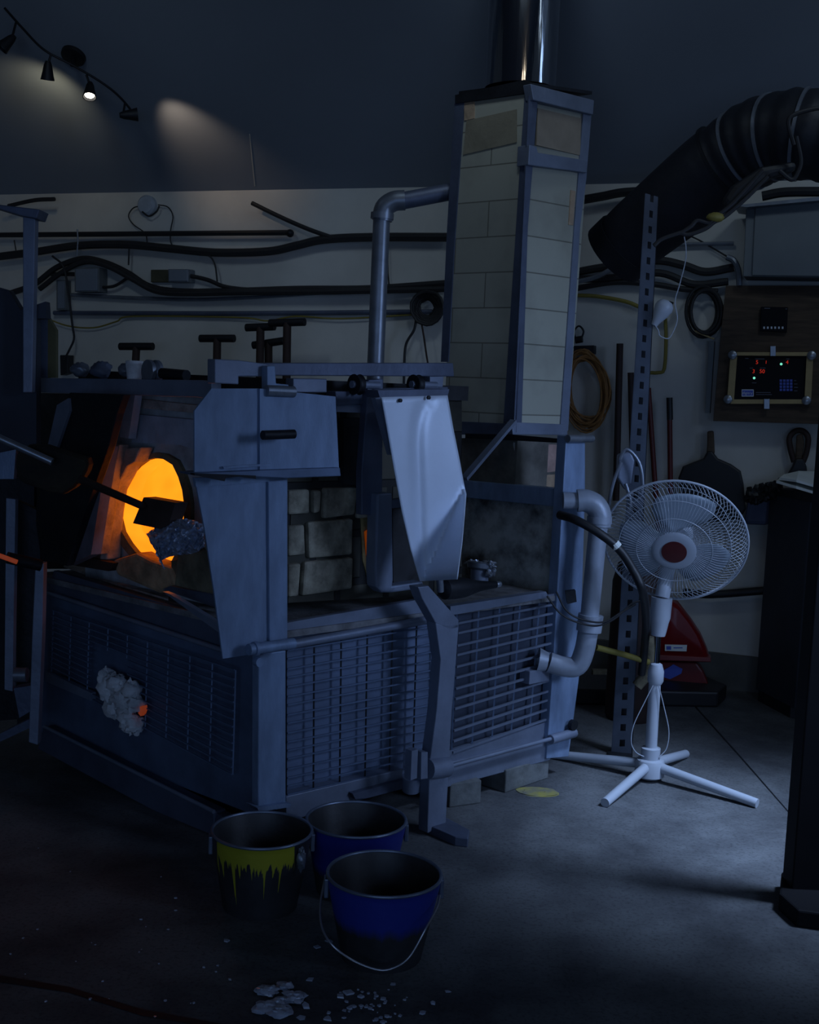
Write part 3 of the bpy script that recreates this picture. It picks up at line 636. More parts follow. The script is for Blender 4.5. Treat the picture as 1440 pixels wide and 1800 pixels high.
for i, pts in enumerate([[(962, 1048), (985, 1078), (1015, 1094), (1050, 1100), (1080, 1088), (1110, 1062), (1128, 1056)], [(978, 1040), (995, 1072), (1020, 1088), (1060, 1094), (1090, 1078), (1118, 1062)]]):
    tag(MB().tube([on(ypl(4.2), *p) for p in pts], .0035, 8, 6).build('cable', M['cable'], None, True),
        ['thin black cable looping below the white air pipe, the lower one', 'thin black cable looping below the white air pipe, the upper one'][i], 'cable')
tag(MB().slab(ypl(4.19), [(995, 1040), (1012, 1038), (1014, 1058), (998, 1062)], .03).build('cable_clamp', M['dark'], None), 'small dark clamp on the end post beside the cables', 'clamp')
tag(MB().tube([on(ypl(4.5), 1048, 1138), on(ypl(4.55), 1095, 1150), on(ypl(4.6), 1140, 1164)], .012, 10).build('gas_pipe', M['yellow'], None, True), 'yellow gas pipe crossing behind the white fan pole', 'pipe')
tag(MB().tube([on(ypl(4.62), 1140, 1120), on(ypl(4.62), 1142, 1175), on(ypl(4.62), 1120, 1206)], .022, 10, 4).build('pipe_fitting', M['refr2'], None, True), 'dull green pipe fitting where the yellow pipe ends', 'pipe fitting')

# ------------------------------------------------------------------ pedestal fan
fc = on(FL, 1141, 1370)
fan = thing('pedestal_fan', 'white pedestal fan with round wire cage on a crossed four leg base', 'fan', fc)
for x, y in ((1063, 1419), (1331, 1420), (1205, 1332), (972, 1333)):
    e = on(FL, x, y)+Vector((0, 0, .016)); s = fc+(e-fc).normalized()*.035+Vector((0, 0, .055))
    MB().tube([s, e], [.019, .017], 14).build('leg', M['white'], fan, True)
FD = ypl(fc.y)
topw = on(FD, 1158, 1175)
MB().lathe([(.04, .0), (.056, .01), (.056, .055), (.05, .07), (.036, .075), (.036, .115), (.02, .12)], fc+Vector((0, 0, .008)), n=28).build('base_hub', M['white'], fan, True)
pA, pB = fc+Vector((0, 0, .1)), on(FD, 1152, 1190)
MB().tube([pA, pB], .0225, 20).build('lower_pole', M['white'], fan, True)
MB().lathe([(.024, 0), (.030, .012), (.030, .05), (.022, .075), (.014, .08)], on(FD, 1152, 1202), (pB-pA), 20).build('height_collar', M['white'], fan, True)
MB().tube([on(FD, 1154, 1180), on(FD, 1158, 1110)], .0105, 14).build('inner_pole', M['chrome'], fan, True)
hA, hB = on(FD, 1157, 1117), on(FD, 1164, 1050)
MB().lathe([(.026, 0), (.030, .02), (.034, .05), (.039, .07), (.039, (hB-hA).length)], hA, hB-hA, 20).build('neck_housing', M['white'], fan, True)
HD = ypl(fc.y-.05)
hc_ = on(HD, 1187, 952)
fax = (Vector((0, 0, CH))-hc_).normalized(); fax = (fax+Vector((-.02, 0, -.62))).normalized()
fu, fv, _ = frame(fax); Rf = .2585
# motor
MB().lathe([(.02, -.16), (.05, -.15), (.062, -.10), (.062, -.03), (.05, -.02)], hc_, fax, 24).build('motor_housing', M['white'], fan, True)
MB().tube([hB, hc_-fax*.11], .028, 12).build('tilt_joint', M['white'], fan, True)
def wires(prof, n, r, twist):
    mb = MB()
    for i in range(n):
        a0 = 2*math.pi*i/n; pts = []
        for (rad, h, tw) in prof:
            a = a0+tw*twist; pts.append(hc_+fax*h+(fu*math.cos(a)+fv*math.sin(a))*rad)
        mb.tube(pts, r, 4, 0, False)
    return mb
fr = [(.072, .062, 0), (.11, .060, .10), (.16, .052, .16), (.205, .038, .16), (.24, .018, .10), (Rf, 0, 0)]
bk = [(.06, -.055, 0), (.12, -.062, 0), (.18, -.058, 0), (.225, -.045, 0), (.25, -.022, 0), (Rf, 0, 0)]
w1 = wires(fr, 96, .0011, 1); 
for rad, h in ((.135, .0585), (.20, .041)): w1.tube([hc_+fax*h+(fu*math.cos(a)+fv*math.sin(a))*rad for a in [2*math.pi*k/64 for k in range(65)]], .0014, 5)
w1.build('front_grille', M['white'], fan)
w2 = wires(bk, 84, .0011, 1)
for rad, h in ((.12, -.062), (.20, -.053)): w2.tube([hc_+fax*h+(fu*math.cos(a)+fv*math.sin(a))*rad for a in [2*math.pi*k/64 for k in range(65)]], .0014, 5)
w2.build('rear_grille', M['white'], fan)
MB().tube([hc_+(fu*math.cos(a)+fv*math.sin(a))*Rf for a in [2*math.pi*k/72 for k in range(73)]], .0045, 8).build('grille_ring', M['white'], fan, True)
MB().lathe([(.05, .056), (.078, .056), (.079, .064), (.07, .069), (.048, .069)], hc_, fax, 36).build('centre_badge', M['white'], fan, True)
MB().lathe([(.002, .066), (.046, .066), (.045, .072), (.002, .074)], hc_, fax, 30).build('badge_disc', mat('dark_red_badge', (.10, .008, .01), .4), fan, True, label='dark red disc')
for i, a0 in enumerate((math.radians(100), math.radians(220), math.radians(-20))):
    vs = []; nu, nv = 8, 6
    for j in range(nv+1):
        for i2 in range(nu+1):
            rad = .04+.165*i2/nu; wd = math.radians(18+38*math.sin(math.pi*min(1, i2/nu*.7+.12)))
            a = a0+wd*(j/nv-.5)*1.6; h = .012-.045*(j/nv)
            vs.append(hc_+fax*h+(fu*math.cos(a)+fv*math.sin(a))*rad)
    fs = [(j*(nu+1)+i2, j*(nu+1)+i2+1, (j+1)*(nu+1)+i2+1, (j+1)*(nu+1)+i2) for j in range(nv) for i2 in range(nu)]
    bl = MB().add(vs, fs).build('blade', M['fanb'] if 'fanb' in M else M.setdefault('fanb', mat('smoky_blade', (.30, .36, .42), .3, 0, .05, 3)), fan, True)
    md = bl.modifiers.new('t', 'SOLIDIFY'); md.thickness = .002
MB().tube([on(ypl(fc.y-.03), *p) for p in [(1148, 1205), (1133, 1235), (1114, 1275), (1110, 1305), (1118, 1322), (1132, 1330)]], .0019, 8, 6).build('power_cord', M['white'], fan, True)
MB().tube([on(ypl(fc.y-.03), *p) for p in [(1158, 1205), (1168, 1245), (1176, 1285), (1172, 1315), (1160, 1330)]], .0019, 8, 6).build('power_cord', M['white'], fan, True)

# ------------------------------------------------------------------ buckets
def bucket(px, rimpx, h, rt_, rb_, m, label, bail, inner):
    c = on(FL, *px); t = thing('steel_bucket', label, 'bucket', c, 'buckets before the furnace')
    MB().lathe([(rb_-.02, 0), (rb_, 0), (rt_-.001, h-.02), (rt_, h-.006), (rt_+.004, h), (rt_, h+.003), (rt_-.004, h-.004), (rb_-.004, .006), (.01, .006)], c, n=48).build('pail', m, t, True)
    MB().tube([c+Vector((rt_*math.cos(a), rt_*math.sin(a), h)) for a in [2*math.pi*k/48 for k in range(49)]], .0045, 8).build('rim', M['rimm'], t, True)
    for s in (1, -1):
        a = math.radians(bail); d = Vector((math.cos(a), math.sin(a), 0))*s
        MB().box(c+d*(rt_+.002)+Vector((0, 0, h-.035)), .012, .034, .05, d, d.cross(Vector((0, 0, 1)))).build('ear', M['rimm'], t, bevel=.003)
    return c, t, h, rt_
def painted(name, paint, body, z0, drip=True):
    m = mat(name, body, .5, .2, .5, 7, .2, 25); N = m.node_tree.nodes; L = m.node_tree.links; b = N['Principled BSDF']
    old = b.inputs['Base Color'].links[0].from_socket
    tc = N.new('ShaderNodeTexCoord'); sp = N.new('ShaderNodeSeparateXYZ'); L.new(tc.outputs['Object'], sp.inputs[0])
    at = N.new('ShaderNodeMath'); at.operation = 'ARCTAN2'; L.new(sp.outputs[1], at.inputs[0]); L.new(sp.outputs[0], at.inputs[1])
    nz = N.new('ShaderNodeTexNoise'); nz.noise_dimensions = '1D'; nz.inputs['Scale'].default_value = 9 if drip else 3; nz.inputs['Detail'].default_value = 3
    L.new(at.outputs[0], nz.inputs['W'])
    pw = N.new('ShaderNodeMath'); pw.operation = 'POWER'; L.new(nz.outputs['Fac'], pw.inputs[0]); pw.inputs[1].default_value = 4 if drip else 1
    mu = N.new('ShaderNodeMath'); mu.operation = 'MULTIPLY_ADD'; L.new(pw.outputs[0], mu.inputs[0]); mu.inputs[1].default_value = .35 if drip else .05; L.new(sp.outputs[2], mu.inputs[2])
    mr = N.new('ShaderNodeMapRange'); mr.inputs['From Min'].default_value = z0; mr.inputs['From Max'].default_value = z0+(.004 if drip else .03); L.new(mu.outputs[0], mr.inputs['Value'])
    fac = mr.outputs[0]
    rd = N.new('ShaderNodeMath'); rd.operation = 'MULTIPLY'; L.new(sp.outputs[0], rd.inputs[0]); L.new(sp.outputs[0], rd.inputs[1])
    rd2 = N.new('ShaderNodeMath'); rd2.operation = 'MULTIPLY_ADD'; L.new(sp.outputs[1], rd2.inputs[0]); L.new(sp.outputs[1], rd2.inputs[1]); L.new(rd.outputs[0], rd2.inputs[2])
    if drip:                                  # yellow only on the side turned to the door
        c1 = N.new('ShaderNodeMath'); c1.operation = 'LESS_THAN'; L.new(sp.outputs[1], c1.inputs[0]); c1.inputs[1].default_value = -.02
        c2 = N.new('ShaderNodeMath'); c2.operation = 'COMPARE'; L.new(sp.outputs[0], c2.inputs[0]); c2.inputs[1].default_value = -.006; c2.inputs[2].default_value = .105
        a1 = N.new('ShaderNodeMath'); a1.operation = 'MULTIPLY'; L.new(c1.outputs[0], a1.inputs[0]); L.new(c2.outputs[0], a1.inputs[1])
        a2 = N.new('ShaderNodeMath'); a2.operation = 'MULTIPLY'; L.new(a1.outputs[0], a2.inputs[0]); L.new(fac, a2.inputs[1]); fac = a2.outputs[0]
    # outside only: normal points away from the axis
    ge = N.new('ShaderNodeNewGeometry'); tn = N.new('ShaderNodeVectorMath'); tn.operation = 'DOT_PRODUCT'; L.new(tc.outputs['Object'], tn.inputs[0]); L.new(tc.outputs['Normal'], tn.inputs[1])
    gt = N.new('ShaderNodeMath'); gt.operation = 'GREATER_THAN'; L.new(tn.outputs['Value'], gt.inputs[0]); gt.inputs[1].default_value = .0
    f2 = N.new('ShaderNodeMath'); f2.operation = 'MULTIPLY'; L.new(fac, f2.inputs[0]); L.new(gt.outputs[0], f2.inputs[1])
    mx = N.new('ShaderNodeMix'); mx.data_type = 'RGBA'; L.new(f2.outputs[0], mx.inputs[0]); L.new(old, mx.inputs[6]); mx.inputs[7].default_value = (*paint, 1)
    L.new(mx.outputs[2], b.inputs['Base Color']); return m
M['rimm'] = mat('bucket_rim', (.22, .26, .34), .4, .6, .3, 10)
body = (.055, .055, .06)
bY = bucket((457, 1590), None, .214, .137, .102, painted('yellow_dripped_pail', (.42, .40, .03), body, .170, True), 'dented black bucket with yellow paint dripping from its rim', 10, 0)
bB = bucket((622, 1562), None, .207, .142, .108, painted('blue_pail_back', (.022, .035, .30), body, .09, False), 'blue bucket standing behind the other two buckets', 5, 0)
bF = bucket((670, 1678), None, .216, .144, .102, painted('blue_pail_front', (.025, .045, .34), body, .12, False), 'blue topped sooty bucket nearest the camera with its wire handle hanging down', 5, 0)
M['bail'] = mat('thin_bail_wire', (.4, .4, .42), .35, .7, .2, 10)
c, t, h, r_ = bF; BPn = ypl(c.y-.155)
MB().tube([c+Vector((-r_-.006, -.0, h-.02)), on(ypl(c.y-.06), 563, 1590), on(ypl(c.y-.12), 566, 1630), on(BPn, 585, 1662), on(BPn, 620, 1688), on(BPn, 662, 1704), on(BPn, 690, 1702), on(BPn, 720, 1682), on(ypl(c.y-.14), 750, 1630), on(ypl(c.y-.09), 768, 1596), c+Vector((r_*.98, -.04, h-.035))], .0028, 8, 8).build('bail_handle', M['bail'], t, True)
c, t, h, r_ = bY
MB().blob(c+Vector((.117, -.083, h-.045)), .012, .012, .03, 2, .2).build('ear_patch', M['zinc'], t, True)

# ------------------------------------------------------------------ large duct
dpts = [(1088, 440, 5.25), (1115, 415, 5.2), (1172, 368, 5.1), (1236, 316, 5.0), (1298, 270, 4.9), (1352, 243, 4.8), (1405, 236, 4.72), (1475, 246, 4.66)]
ctr = cat([on(ypl(d), x, y) for x, y, d in dpts], 12)
rad = []
for i in range(len(ctr)):
    t_ = i/(len(ctr)-1); r = .138+.028*min(1, t_*2.2); 
    if t_ > .5: r += .0035*math.sin(i*1.1)+.004*math.sin(i*.37)
    rad.append(r)
du = thing('exhaust_duct', 'thick black flexible exhaust duct running up the right side to the ceiling', 'duct', on(ypl(5.2), 1090, 480))
MB().tube(ctr, rad, 28).build('duct_hose', mat('black_duct', (.013, .015, .022), .55, .1, .3, 5, .25, 20), du, True)
for f in (.52, .60, .74, .88):
    i = int(f*(len(ctr)-1)); tt = (ctr[i+1]-ctr[i]).normalized()
    MB().lathe([(rad[i]-.005, -.006), (rad[i]+.009, -.006), (rad[i]+.009, .006), (rad[i]-.005, .006)], ctr[i], tt, 36, True).build('clamp_band', M['zinc'] if f > .55 else M['dark'], du, True)
i = 3; MB().lathe([(.10, -.03), (.152, -.03), (.152, .05), (.10, .05)], ctr[0], (ctr[2]-ctr[0]), 28).build('end_collar', M['dark'], du, True)

# ------------------------------------------------------------------ slotted angle post
sp_b = on(FL, 1092, 1327); SPp = vpl(np.array(sp_b), -78)
sa = thing('slotted_post', 'tall punched steel angle post rising behind the white fan', 'post', sp_b)
def slotted():
    mb = MB(); n_ = Vector(SPp[1])
    L0, L1 = (1136, 340), (1076, 1328); R0, R1 = (1157, 346), (1110, 1327)
    nseg = 36; th = .004
    def e(A, B, t): return on(SPp, A[0]*(1-t)+B[0]*t, A[1]*(1-t)+B[1]*t)
    # two long bars and cross pieces leave real slots between them
    def strip(u0, u1, t0, t1):
        p = []
        for u, t in ((u0, t0), (u1, t0), (u1, t1), (u0, t1)):
            a, b = e(L0, L1, t), e(R0, R1, t); p.append(a*(1-u)+b*u)
        mb.prism(p, -n_*th)
    strip(0, .36, 0, 1); strip(.64, 1, 0, 1)
    for i in range(nseg): strip(.36, .64, (i+.45)/nseg, (i+1)/nseg)
    a0, a1 = e(L0, L1, 0), e(L0, L1, 1); mb.prism([a0, a1, a1-n_*.04, a0-n_*.04], dW*.004)
    return mb
slotted().build('punched_angle', mat('dull_slotted_steel', (.10, .12, .16), .5, .4, .3, 8), sa)
MB().slab((SPp[0]-SPp[1]*.03, SPp[1]), [(1140, 342), (1158, 348), (1112, 1325), (1082, 1325)], .004).build('slot_backing', M['dark'], sa)  # dark strip added behind the slots so they look dark
MB().prism([on(FL, 1066, 1332), on(FL, 1112, 1332), on(FL, 1112, 1322), on(FL, 1070, 1322)], (0, 0, .01)).build('foot_plate', M['dark'], sa)
sg = MB(); 
# tangled grey clamp + hose on the post
cl = thing('hose_clamp_bundle', 'grey clamp with hanging hose ends fixed to the slotted post', 'clamp', on(ypl(4.55), 1100, 900))
MB().slab(ypl(4.58), [(1088, 800), (1108, 792), (1116, 810), (1110, 850), (1100, 862), (1086, 840)], .05).build('clamp_body', M['steel'], cl, bevel=.006)
for pts in ([(1090, 808), (1100, 790), (1115, 800), (1126, 820), (1130, 850), (1128, 868)], [(1092, 812), (1078, 850), (1070, 890), (1064, 930)], [(1100, 850), (1108, 880), (1104, 905)]):
    MB().tube([on(ypl(4.53), *p) for p in pts], .007, 8, 5).build('hose_end', M['zinc'], cl, True)

# ------------------------------------------------------------------ right side wall things
w = lambda o, x, y: on(WP(o), x, y)
def wtube(pts, r, off=.03, sm=6, n=8): return MB().tube([w(off, *p) for p in pts], r, n, sm)
eb = thing('electrical_cabinet', 'grey metal electrical cabinet on the wall above the wooden control board', 'cabinet', w(.2, 1380, 498))
MB().slab(WP(.22), [(1312, 362), (1460, 350), (1460, 488), (1306, 486)], .20).build('cabinet_body', M['grey'], eb, bevel=.004)
MB().slab(WP(.235), [(1328, 362), (1460, 352), (1460, 486), (1322, 484)], .014).build('cabinet_door', M['grey'], eb, bevel=.003)
MB().slab(WP(.30), [(1290, 361), (1440, 346), (1455, 345), (1455, 351), (1312, 364)], .26).build('top_ledge', M['zinc'], eb)
cb_ = thing('control_board', 'brown plywood control board with a black digital controller in a pine frame', 'control panel', w(.1, 1345, 745))
MB().slab(WP(.12), [(1276, 502), (1460, 502), (1460, 746), (1254, 740), (1266, 600)], .03).build('board', M['wood'], cb_, bevel=.002)
MB().slab(WP(.09), [(1280, 506), (1460, 506), (1460, 742), (1262, 736)], .07).build('board_frame', M['brown'], cb_)
cp = thing('kiln_controller', 'black kiln controller with red digits and keypad framed in pine strips', 'controller', w(.15, 1350, 712))
for q_, nm in (([(1288, 619), (1428, 619), (1428, 626), (1288, 625)], 'a'), ([(1285, 702), (1424, 702), (1424, 710), (1284, 710)], 'b'), ([(1284, 624), (1296, 624), (1290, 706), (1278, 706)], 'c'), ([(1418, 626), (1430, 626), (1426, 706), (1414, 706)], 'd')):
    MB().slab(WP(.15), q_, .03).build('pine_strip', M['pine'], cp, bevel=.002)
cpf = MB().slab(WP(.135), [(1293, 624), (1420, 626), (1416, 704), (1288, 702)], .015).build('face_plate', M['dkglass'], cp)
for x, y in ((1288, 624), (1427, 625), (1280, 702), (1418, 704)): MB().lathe([(.002, 0), (.022, 0), (.020, .01), (.008, .016)], w(.15, x, y), nW, 16).build('corner_bolt', M['galv'], cp, True)
for x, y in ((1359, 618), (1348, 711)): MB().slab(WP(.158), [(x-5, y-10), (x+5, y-10), (x+5, y+8), (x-5, y+8)], .008).build('mounting_tab', M['galv'], cp, bevel=.002)
def text(s, pl, x, y, hpx, m, parent, name, label=None):
    c = bpy.data.curves.new(name, 'FONT'); c.body = s; p = on(pl, x, y); sc = (on(pl, x, y-hpx)-p).length
    c.size = sc*1.35; c.extrude = .0006; c.align_x = 'CENTER'; c.align_y = 'CENTER'
    tmp = bpy.data.objects.new('t', c); COL.objects.link(tmp)
    dg = bpy.context.evaluated_depsgraph_get(); me = bpy.data.meshes.new_from_object(tmp.evaluated_get(dg)); bpy.data.objects.remove(tmp)
    me.materials.clear(); me.materials.append(m)
    o = bpy.data.objects.new(name, me); COL.objects.link(o)
    n_ = Vector(pl[1]); ux = Vector((-n_.y, n_.x, 0)).normalized()
    if ux.x < 0: ux = -ux
    uy = n_.cross(ux)
    mt = Matrix((ux, uy, n_)).transposed().to_4x4(); pw = Vector(); qq = parent
    while qq is not None: pw += qq.location; qq = qq.parent
    mt.translation = p-pw; o.parent = parent; o.matrix_local = mt
    if label: o['label'] = label
    return o
TX = WP(.1365); M['tw'] = mat('print_white', (.8, .85, .95), .6); M['tdim'] = mat('print_grey', (.12, .13, .17), .6)
text('5', TX, 1331, 637, 7, M['ledr'], cp, 'digit'); text('1', TX, 1347, 637, 6, M['ledr'], cp, 'digit'); text('4', TX, 1384, 637, 7, M['ledr'], cp, 'digit')
text('3', TX, 1325, 653, 7, M['ledr'], cp, 'digit'); text('50', TX, 1340, 653, 7, M['ledr'], cp, 'digit')
text('digitry', WP(.139), 1314, 691, 5, M['tw'], cp, 'logo_text')
lg = MB()
for q_ in ([(1304, 684.5), (1325, 684.5), (1325, 686), (1304, 686)], [(1304, 695.5), (1325, 695.5), (1325, 697), (1304, 697)], [(1304, 685), (1305.2, 685), (1305.2, 696.5), (1304, 696.5)], [(1324, 685), (1325.2, 685), (1325.2, 696.5), (1324, 696.5)]): lg.slab(WP(.1375), q_, .002)
lg.build('logo_border', M['tw'], cp)
MB().slab(WP(.137), [(1305, 686), (1324, 686), (1324, 696), (1305, 696)], .002).build('logo_field', M['keyb'], cp)
for x, y in ((1326, 664.5), (1373.5, 640)): MB().lathe([(.001, 0), (.006, 0), (.004, .004)], w(.1355, x, y), nW, 12).build('indicator_light', M['ledg'], cpf, True)
for i in range(4):
    for j in range(4):
        x, y = 1373+i*6, 669+j*5.4
        MB().slab(WP(.1385), [(x-2.2, y-2.1), (x+2.2, y-2.1), (x+2.2, y+2.1), (x-2.2, y+2.1)], .003).build('key', M['keyb'], cpf)
for (x0, x1, y) in ((1310, 1316, 630), (1328, 1344, 631), (1382, 1388, 631), (1318, 1324, 647), (1336, 1346, 647), (1396, 1400, 669), (1396, 1402, 675), (1396, 1403, 681), (1396, 1402, 687), (1329, 1355, 690), (1329, 1357, 693.5), (1322, 1330, 673)): MB().slab(WP(.137), [(x0, y-.6), (x1, y-.6), (x1, y+.6), (x0, y+.6)], .001).build('print_line', M['tdim'], cpf)
pid = thing('temperature_controller', 'small square black temperature controller set in the plywood board', 'controller', w(.14, 1361, 584))
MB().slab(WP(.145), [(1338, 539), (1385, 540), (1383, 584), (1336, 582)], .04).build('housing', M['dkglass'], pid, bevel=.003)
for i in range(6): MB().slab(WP(.147), [(1342+i*6.5, 574), (1345+i*6.5, 574), (1345+i*6.5, 578), (1342+i*6.5, 578)], .003).build('button', M['tw'], pid)
for x0, x1, y in ((1344, 1354, 542), (1381, 1384, 543)): MB().slab(WP(.147), [(x0, y-.7), (x1, y-.7), (x1, y+.7), (x0, y+.7)], .002).build('print_line', M['tdim'], pid)
# wide grey downpipe/strip at left of board
tag(MB().slab(WP(.06), [(1246, 600), (1256, 600), (1248, 726), (1240, 726)], .04).build('cable_channel', M['grey'], None), 'narrow grey cable channel along the left edge of the plywood board', 'cable channel')
tag(wtube([(1278, 452), (1290, 458), (1298, 475), (1300, 502)], .014, .12).build('flexible_conduit', M['zinc'], None, True), 'grey flexible conduit bending down to the plywood board', 'conduit')
# shovels
def shovel(name, label, blade, handle, m, grip=None):
    t = thing(name, label, 'shovel', w(.05, *blade[0]))
    MB().slab(WP(.09), blade, .02).build('blade', m, t, bevel=.012)
    MB().slab(WP(.07), handle, .03).build('handle', M['wood'], t, bevel=.008)
    return t
s = shovel('scoop_shovel', 'wide black scoop shovel hanging on the back wall by its short handle',
       [(1192, 840), (1200, 820), (1220, 812), (1236, 806), (1243, 793), (1252, 793), (1262, 806), (1285, 816), (1302, 828), (1307, 850), (1311, 895), (1300, 915), (1250, 918), (1205, 905)],
       [(1243, 758), (1254, 757), (1256, 795), (1253, 806), (1241, 806), (1243, 780)], M['black'])
s2 = shovel('grip_shovel', 'dark shovel with a D shaped grip hanging at the right of the black scoop',
       [(1383, 835), (1392, 820), (1398, 806), (1412, 806), (1418, 820), (1420, 840), (1410, 850), (1385, 850)],
       [(1400, 765), (1410, 762), (1414, 780), (1409, 812), (1398, 812)], M['black'])
MB().tube([w(.06, *p) for p in [(1396, 812), (1390, 790), (1388, 770), (1398, 758), (1412, 758), (1421, 770), (1418, 795), (1412, 812)]], .014, 10, 5).build('grip_loop', M['brown'], s2, True)
def pole(pts, r, m, label, name='tool_handle', off=.1, gr=None): tag(MB().tube([w(off, *p) for p in pts], r, 12).build(name, m, None, True), label, 'tool handle', gr)
pole([(1090, 604), (1083, 880)], .017, M['brown'], 'brown wooden tool handle leaning beside the coiled orange cord')
pole([(1109, 655), (1115, 900)], .016, M['brown'], 'short dark handle leaning just left of the slotted post', off=.12)
pole([(1140, 682), (1153, 870), (1160, 960)], .013, M['dred'], 'dark red tool handle leaning just right of the slotted post')
th_ = thing('tool_handle', 'upright dark red tool handle with black grip, second right of the slotted post', 'tool handle', w(.1, 1180, 980))
MB().tube([w(.1, *p) for p in [(1177, 700), (1179, 870), (1180, 980)]], .013, 12).build('shaft', M['dred'], th_, True)
MB().tube([w(.1, *p) for p in [(1177, 699), (1178, 738)]], .0155, 12).build('rubber_grip', M['black'], th_, True)
# orange coil
cc = MB(); rnd = random.Random(5)
for i in range(15):
    pts = []; ox, oy = rnd.uniform(-5, 5), rnd.uniform(-6, 6); sx, sy = rnd.uniform(28, 41), rnd.uniform(52, 70)
    for k in range(25):
        a = 2*math.pi*k/24; pts.append(w(.05+.004*i+.008*math.sin(a*2+i), 1030+ox+sx*math.cos(a)+4*math.sin(a), 686+oy+(sy*math.sin(a))))
    cc.tube(pts, .0045, 6)
ec = thing('extension_cord', 'coiled orange extension cord hanging on the wall right of the chimney', 'cord', w(.05, 1030, 756))
cc.build('coil', M['orange'], ec, True)
MB().slab(WP(.06), [(1004, 608), (1044, 607), (1044, 622), (1004, 622)], .06).build('hanging_bracket', M['dark'], ec)
tag(MB().tube([w(.03, *p) for p in [(1012, 598), (1010, 582), (1018, 573), (1026, 582), (1022, 596)]], .005, 6, 4).tube([w(.04, 1012, 598), w(.04, 1024, 596)], .018).build('wall_hook', M['dark'], None, True), 'small black looped hook above the orange cord', 'hook')
# hanging pear pull with cord
pr = thing('pear_pull', 'white pear shaped pendant hanging by a looped cord beside the slotted post', 'pendant', on(ypl(4.7), 1155, 575))
pa, pb = on(ypl(4.66), 1150, 572), on(ypl(4.66), 1170, 536)
ax = pb-pa; l = ax.length
MB().lathe([(.003, -.004), (.012, .0), (.017, .02), (.030, l*.55), (.036, l*.85), (.034, l*1.0), (.024, l*1.15), (.003, l*1.22)], pa, ax, 24).build('pear_body', M['white'], pr, True)
MB().tube([on(ypl(4.64), *p) for p in [(1152, 572), (1158, 582), (1160, 590), (1175, 595), (1185, 580), (1191, 560), (1187, 530), (1195, 500), (1205, 460), (1206, 435), (1203, 416)]], .0022, 6, 6).build('cord', M['white'], pr, True)
# cables, hoses on right
def wc_(pts, r, m, label, name='cable', c='cable', off=.03, gr=None, sm=6): tag(wtube(pts, r, off, sm).build(name, m, None, True), label, c, gr)
wc_([(1020, 352), (1060, 345), (1100, 338), (1180, 335)], .022, M['black'], 'black pipe running along the wall under the ceiling right of the chimney', 'wall_pipe', 'pipe', .1)
wc_([(1340, 345), (1380, 338), (1450, 337)], .022, M['black'], 'black pipe above the electrical cabinet', 'wall_pipe', 'pipe', .25)
wc_([(1005, 480), (1060, 470), (1150, 458), (1200, 466), (1240, 478), (1290, 470)], .02, M['cable'], 'thick black cable bundle under the exhaust duct, uppermost strand', off=.05)
wc_([(1005, 492), (1080, 488), (1160, 480), (1220, 500), (1280, 495)], .018, M['cable'], 'thick black cable bundle under the exhaust duct, middle strand', off=.06)
wc_([(1008, 508), (1080, 496), (1150, 500), (1200, 508), (1262, 512)], .014, M['cable'], 'black cable sagging below the bundle right of the slotted post', off=.05)
wc_([(1008, 497), (1050, 486), (1095, 462), (1125, 450), (1152, 448)], .012, M['zinc'], 'grey conduit slanting up right of the chimney', 'conduit', 'conduit', .12, sm=4)
wc_([(1150, 436), (1200, 430), (1290, 428)], .010, M['zinc'], 'thin grey conduit running level behind the hanging cord', 'conduit', 'conduit')
wc_([(1150, 437), (1152, 450), (1150, 462)], .003, M['white'], 'short white string hanging off the duct end', 'string', 'string')
wc_([(1195, 408), (1225, 420), (1260, 440), (1285, 455)], .004, M['cable'], 'thin black wire dropping from the duct to the grey conduit', 'wire', 'wire')
wc_([(1010, 519), (1050, 521), (1100, 530), (1125, 540)], .010, M['yellow'], 'yellow pipe along the wall right of the chimney', 'gas_pipe', 'pipe', .03, sm=3)
wc_([(1170, 560), (1171, 600), (1168, 648), (1158, 655), (1140, 655)], .009, M['yellow'], 'yellow pipe turning a corner right of the slotted post', 'gas_pipe', 'pipe', .03, sm=3)
wc_([(1125, 540), (1150, 552), (1172, 548), (1180, 530)], .014, M['cable'], 'black cable bending behind the pear shaped pendant', off=.08)
ck = MB()
for i in range(6):
    ck.tube([w(.04+.012*i, 1236+(24+2*i % 7)*math.cos(a)+3*(i % 3), 548+(36+3*(i % 4))*math.sin(a)) for a in [2*math.pi*k/24 for k in range(25)]], .008, 6)
tag(ck.build('cable_coil', M['cable'], None, True), 'coil of black cable hanging at the left edge of the plywood board', 'cable')
wc_([(1222, 582), (1240, 590), (1256, 596)], .004, M['pine'], 'short pale cord end below the black cable coil', off=.1)
# clutter at duct: cable loops with yellow plug
DQ = ypl(4.45)
dq = lambda x, y: on(DQ, x, y)
for i, pts in enumerate([[(1200, 408), (1215, 398), (1226, 388), (1246, 392), (1260, 380), (1280, 365), (1300, 345), (1340, 300)], [(1195, 410), (1212, 412), (1240, 402), (1256, 390), (1275, 380), (1310, 350), (1350, 310)], [(1370, 300), (1392, 316), (1404, 300), (1408, 280), (1400, 240)], [(1396, 255), (1386, 215), (1400, 200), (1440, 190), (1460, 192)], [(1150, 432), (1165, 420), (1200, 408)]]):
    tag(MB().tube([dq(*p) for p in pts], .008, 8, 6).build('duct_cable', M['cable'], None, True),
        ['black cable looping under the duct into the yellow plug, upper strand', 'black cable under the duct beside the yellow plug, lower strand', 'black cable loop hanging below the bend of the duct', 'black cable curling over the face of the duct bend', 'dark cable end below the low end of the duct'][i], 'cable')
tag(MB().blob(dq(1258, 382), .033, .02, .018, 4, .05).build('cord_plug', M['yellow'], None, True), 'yellow plug hanging among the cables below the duct', 'plug')
